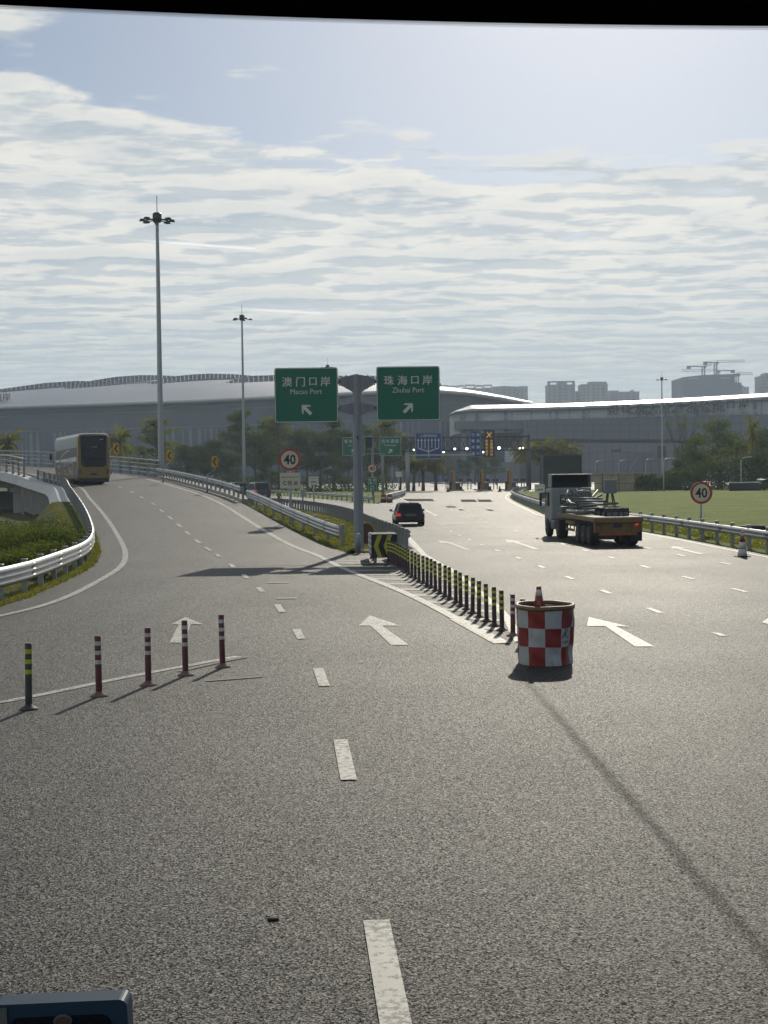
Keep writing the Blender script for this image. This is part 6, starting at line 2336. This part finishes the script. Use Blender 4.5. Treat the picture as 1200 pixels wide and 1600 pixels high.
def bush(name, label, px, dist, w, h, leaf, n=2600, size=.13, dz=0.0, cat='shrub', group=None, boxy=False, seed=1, x=None):
    rg = random.Random(seed)
    q = MB()
    nb = 9
    for k in range(nb):
        cx, cy = rg.uniform(-.38, .38) * w, rg.uniform(-.3, .3) * w
        rr = rg.uniform(.24, .36) * w
        hz = h * rg.uniform(.38, .52) if not boxy else h * .5
        blob(q, (cx, cy, hz * rg.uniform(.9, 1.1)), (rr, rr, hz), n // nb, size, rg, .3, .6)
    o = q.build(name, leaf, None, loc=(XD(px, dist) if x is None else x, dist, dz))
    return tag(o, label, cat, group)
for i, (px, dd, w, h, lf, lab) in enumerate([(1110, 180, 6.5, 4.4, LEAF_D, 'dark rounded clipped hedge behind the right speed sign'), (1065, 184, 4.5, 3.2, LEAF_M, 'dull green shrub at the foot of the bare tree'), (1155, 178, 6.0, 5.2, LEAF_D, 'dark clipped hedge mound left of the right picture edge'), (1195, 180, 6.0, 5.6, LEAF_D, 'dark clipped hedge mound cut by the right picture edge'), (1012, 182, 2.8, 2.6, LEAF_M, 'grey-green shrub behind the wire fence beside the sunlit wall'), (1040, 186, 3.0, 2.2, LEAF_M, 'small shrub behind the fence between sunlit wall and bare tree')]):
    bush('hedge_shrub', lab, px, dd, w, h, lf, 3000, .17, 0, 'shrub', 'shrubs behind the lawn fence', True, 20 + i)
for i, (px, y, w, h, lf, lab) in enumerate([(82, 49, 2.4, 1.2, LEAF_M, 'leafy shrub right behind the left guardrail where it bends'), (44, 50, 3.0, 1.45, LEAF_M, 'broad shrub below the bridge pier at the left'), (6, 49, 3.0, 1.5, LEAF_M, 'shrub at the left picture edge above the guardrail'), (28, 38, 1.5, .8, LEAF_D, 'low dark shrub close behind the bright guardrail'), (58, 44, 2.0, 1.0, LEAF_M, 'shrub low behind the bright guardrail, right of the low dark one'), (-10, 38, 2.2, 1.05, LEAF_M, 'shrub cut by the left picture edge, just above the guardrail'), (22, 60, 4.4, 1.3, LEAF_D, 'dark scrub under the bridge opening at the left'), (70, 60, 2.6, 1.0, LEAF_Y, 'yellow-green scrub at the foot of the retaining wall'), (98, 46, 1.2, .7, LEAF_Y, 'small yellow-green shrub at the bend of the left guardrail')]):
    bush('shrub', lab, px, y, w, h, lf, 4200, .055, -.1, 'shrub', 'shrubs below the left guardrail', False, 40 + i)
for i, px in enumerate([215, 255, 300, 345, 392, 440, 490, 535, 590]):
    bush('hedge', 'dark clipped hedge at the foot of the trees, ' + ['behind the tall lamp mast', 'right of the tall lamp mast', 'below the chevron sign pair', 'left of the vans', 'behind the vans', 'behind the cream C plate', 'behind the small pale plate', 'left of the big pole', 'behind the small distant 40 sign'][i], px, 222 + 4 * (i % 2), 5.6, 3.0, LEAF_D, 1500, .17, 0, 'hedge', 'hedges at the foot of the left trees', True, 60 + i)

# grass blades
def grass_patch(name, pts, h, w, seed, mat=BLADE):
    rg = random.Random(seed)
    q = MB()
    for p in pts:
        for _ in range(3):
            a = rg.uniform(0, 6.28)
            hh = h * rg.uniform(.5, 1.3)
            c = p + Vector((rg.uniform(-.12, .12), rg.uniform(-.12, .12), -.02))
            u = Vector((math.cos(a), math.sin(a), 0)) * w
            tip = c + Vector((rg.uniform(-.5, .5) * hh, rg.uniform(-.5, .5) * hh, hh))
            q.add([c - u, c + u, tip], [(0, 1, 2)])
    o = q.build(name, mat)
    o['kind'] = 'stuff'
    o['label'] = 'short green and straw-coloured grass'
    o['category'] = 'grass'
    return o
rg = random.Random(31)
pts = []
for _ in range(9000):
    i = rg.randrange(len(bank_top) - 1)
    u = rg.random() ** 1.5
    a = bank_top[i].lerp(bank_top[i + 1], rg.random())
    m_ = a + Vector((-1.4, .1, .04))
    e = bank_toe[i]
    pts.append(a.lerp(m_, u * 3) if u < .33 else m_.lerp(e, (u - .33) / .67))
grass_patch('bank_grass', pts, .12, .018, 1)
pts = []
for _ in range(9000):
    i = rg.randrange(int(N * .8))
    t_ = rg.uniform(.03, .97)
    p = medA[i].lerp(medB[i], t_)
    pts.append(med_fn(p, t_, i))
grass_patch('median_blades', pts, .12, .022, 2)
pts = []
for _ in range(3500):
    y = rg.uniform(22, 95)
    x = (xat(RRL, y) or 13) + 1.1 + rg.random() ** 1.5 * 2.6
    pts.append(Vector((x, y, .06 + .022 * max(0, x - 13.5))))
grass_patch('lawn_blades', pts, .09, .03, 3)

# ------------------------------------------------------------------ the worker by the branch road
SKIN = M('skin', (.33, .20, .14), .6)
def person(label, loc, rz, h):
    t = thing('person', label, 'person', loc, rz, scale=h / 1.72)
    J = {'pel': (0, 0, .93), 'sp': (0, .01, 1.15), 'ch': (0, .02, 1.34), 'nk': (0, .0, 1.47), 'hd': (0, -.02, 1.60), 'ht': (0, -.01, 1.70),
         'hl': (-.09, 0, .90), 'kl': (-.10, -.02, .50), 'al': (-.10, .02, .08), 'tl': (-.10, -.14, .03), 'hr': (.09, 0, .90), 'kr': (.11, -.04, .50), 'ar': (.12, .03, .08), 'tr': (.13, -.13, .03),
         'sl': (-.19, .02, 1.40), 'el': (-.27, .02, 1.13), 'wl': (-.24, -.14, .95), 'sr': (.19, .02, 1.40), 'er': (.28, .0, 1.14), 'wr': (.26, -.16, .98)}
    rad = {'pel': .135, 'sp': .125, 'ch': .15, 'nk': .055, 'hd': .095, 'ht': .06, 'hl': .09, 'kl': .062, 'al': .042, 'tl': .035, 'hr': .09, 'kr': .062, 'ar': .042, 'tr': .035, 'sl': .062, 'el': .045, 'wl': .032, 'sr': .062, 'er': .045, 'wr': .032}
    E = [('pel', 'sp'), ('sp', 'ch'), ('ch', 'nk'), ('nk', 'hd'), ('hd', 'ht'), ('pel', 'hl'), ('hl', 'kl'), ('kl', 'al'), ('al', 'tl'), ('pel', 'hr'), ('hr', 'kr'), ('kr', 'ar'), ('ar', 'tr'), ('ch', 'sl'), ('sl', 'el'), ('el', 'wl'), ('ch', 'sr'), ('sr', 'er'), ('er', 'wr')]
    for s, w_ in (('l', 'wl'), ('r', 'wr')):
        wx, wy, wz = J[w_]
        pn = 'p' + s
        J[pn] = (wx, wy - .04, wz - .06)
        rad[pn] = .034
        E.append((w_, pn))
        for f, (dx, ln) in enumerate(((-.03, .085), (-.01, .095), (.01, .09), (.03, .07))):
            a, b = '%s%da' % (pn, f), '%s%db' % (pn, f)
            J[a] = (wx + dx, wy - .06, wz - .10)
            J[b] = (wx + dx, wy - .05, wz - .10 - ln * .7)
            rad[a], rad[b] = .0095, .008
            E += [(pn, a), (a, b)]
        J[pn + 't'] = (wx + (.05 if s == 'l' else -.05), wy - .08, wz - .07)
        rad[pn + 't'] = .010
        E.append((pn, pn + 't'))
    names = list(J)
    me = bpy.data.meshes.new('body')
    me.from_pydata([J[n_] for n_ in names], [(names.index(a), names.index(b)) for a, b in E], [])
    o = bpy.data.objects.new('body', me)
    col.objects.link(o)
    o.parent = t
    sk = o.modifiers.new('skin', 'SKIN')
    for i, n_ in enumerate(names):
        me.skin_vertices[0].data[i].radius = (rad[n_], rad[n_] * (.72 if n_ in ('ch', 'sp', 'pel') else 1))
    me.skin_vertices[0].data[names.index('pel')].use_root = True
    sb_ = o.modifiers.new('sub', 'SUBSURF')
    sb_.levels = sb_.render_levels = 1
    me.materials.append(SKIN)
    # clothes follow the body
    VEST = M('vest_yellow_green', (.22, .24, .03), .7, var=.2)
    TROU = M('trousers_red', (.22, .035, .025), .75, var=.2)
    q = MB()
    q.lathe([(.165, .86), (.165, 1.0), (.155, 1.15), (.178, 1.32), (.165, 1.42), (.075, 1.47)], 16)
    for i, v in enumerate(q.v):
        q.v[i] = (v[0] * 1.12, v[1] * .80 + .01, v[2])
    q.build('vest', VEST, t)
    q = MB()
    for s in 'lr':
        q.tube([J['h' + s], J['k' + s], (J['a' + s][0], J['a' + s][1], .1)], [.115, .085, .075], 10)
    q.lathe([(.15, .80), (.16, .90), (.15, .98)], 12)
    q.build('trousers', TROU, t)
    q = MB()
    for s in 'lr':
        q.tube([J['s' + s], J['e' + s], tuple(Vector(J['e' + s]).lerp(Vector(J['w' + s]), .7))], [.078, .058, .05], 8)
    q.build('sleeve', M('sleeve_dark', (.05, .06, .045), .8), t)
    MB().lathe([(.135, 1.645), (.112, 1.655), (.108, 1.70), (.07, 1.75), (.01, 1.765)], 14).build('helmet', M('helmet_white', (.6, .6, .5), .5), t)
    q = MB()
    for s in (-1, 1):
        q.box((s * .035, -.112, 1.61), (.022, .012, .012))
    q.box((0, -.118, 1.585), (.02, .025, .04)).box((0, -.108, 1.545), (.05, .012, .012))
    q.build('face', M('face_dark', (.10, .05, .04), .6), t)
    for s in 'lr':
        MB().tube([(J['a' + s][0], J['a' + s][1] + .04, .045), (J['t' + s][0], J['t' + s][1] - .03, .035)], [.055, .04], 8).build('shoe', BLK, t)
    return t
c = P(436, 790)
person('person in a yellow-green vest and red trousers standing at the branch road guardrail', (c.x, c.y, 0), 2.6, 1.5)

# ------------------------------------------------------------------ the bus we look out of: windscreen header and the little display
FRIT = M('black_frit', (.0015, .0015, .002), .8, var=.05, spec=.05)
hd_ = 1.05
def hp(px, py): return AT(px, py, hd_)
xsd = np.linspace(-260, 1460, 44)
edge = [(x, 8 + (x / 1200) * 62 - (x / 1200) ** 2 * 29) for x in xsd]
q = MB()
vs, fs = [], []
for x, y in edge:
    a, b = hp(x, y), hp(x, y - 260)
    vs += [a, a + Vector((0, -.05, .012)), b + Vector((0, -.16, 0)), b + Vector((0, -.02, 0))]
for i in range(len(edge) - 1):
    for k in range(4):
        fs.append((i * 4 + k, i * 4 + (k + 1) % 4, (i + 1) * 4 + (k + 1) % 4, (i + 1) * 4 + k))
fs += [(3, 2, 1, 0), tuple(range(len(vs) - 4, len(vs)))]
q.add(vs, fs)
hdr = thing('windscreen_header', 'black band along the top of the bus windscreen we look through', 'windscreen header', tuple(hp(600, 20)))
for i, v in enumerate(q.v):
    q.v[i] = tuple(Vector(v) - hdr.location)
q.build('band', FRIT, hdr)
q = MB()
nd = 380
for k in range(nd):
    x = -20 + 1240 * k / nd
    y = 8 + (x / 1200) * 62 - (x / 1200) ** 2 * 29
    for r_, dy, s in ((0, 1.6, .00062), (1, 4.6, .00042)):
        c = hp(x + (1.6 if r_ else 0), y + dy) - hdr.location
        q.add([(c.x + s * math.cos(a * 1.0472), c.y, c.z + s * math.sin(a * 1.0472)) for a in range(6)] + [(c.x + s * math.cos(a * 1.0472), c.y + .0006, c.z + s * math.sin(a * 1.0472)) for a in range(6)], [(0, 1, 2, 3, 4, 5), (11, 10, 9, 8, 7, 6)] + [(a, a + 6, (a + 1) % 6 + 6, (a + 1) % 6) for a in range(6)])
q.build('dot_edge', FRIT, hdr)
dd = 1.0
c = AT(98, 1612, dd)
t = thing('dashboard_display', 'dark blue display panel with an oval brown emblem at the lower left of the windscreen', 'display', tuple(c))
W_, H_ = 216 / FPX, 110 / FPX
p = board(t, 'bezel', W_, H_, 0, 0, [M('bezel_blue', (.022, .045, .075), .5, spec=.2)], None, 0, .006, .02)
p.rotation_euler.y = R(-1.9)
p2 = board(p, 'screen', W_ * .74, H_ * .84, -.006, -.011, [M('screen_dark', (.003, .006, .013), .15)], None, 0, .008, .002)
p2.location.x = .001
MB().box((-.042, -.0105, .0), (.008, .002, H_ * .92)).build('trim_strip', M('bezel_pale', (.12, .12, .11), .4), p)
n = 24
MB().prism([(.0068 * math.cos(2 * math.pi * i / n), .0046 * math.sin(2 * math.pi * i / n)) for i in range(n)], -.002, .0).build('emblem_ring', M('emblem_grey', (.11, .11, .115), .4), p, loc=(.004, -.0125, H_ / 2 - .0125))
MB().prism([(.0054 * math.cos(2 * math.pi * i / n), .0034 * math.sin(2 * math.pi * i / n)) for i in range(n)], -.002, .0).build('emblem', M('emblem_brown', (.075, .040, .032), .4), p, loc=(.004, -.0135, H_ / 2 - .0125))
MB().box((0, .03, -.17), (.03, .03, .30)).build('stand', FRIT, t)

# ------------------------------------------------------------------ haze
if True:
    q = MB().box((0, 60, 56.5), (4800, 4800, 115))
    hz = q.build('haze', [])
    hz['kind'] = 'stuff'
    m = bpy.data.materials.new('haze')
    m.use_nodes = True
    k = NT(m.node_tree)
    k.n.clear()
    o_ = k.new('ShaderNodeOutputMaterial')
    v_ = k.new('ShaderNodeVolumePrincipled')
    v_.inputs['Color'].default_value = (.70, .84, 1.0, 1)
    v_.inputs['Density'].default_value = .00030
    v_.inputs['Anisotropy'].default_value = .3
    k.link(v_.outputs[0], o_.inputs['Volume'])
    hz.data.materials.append(m)
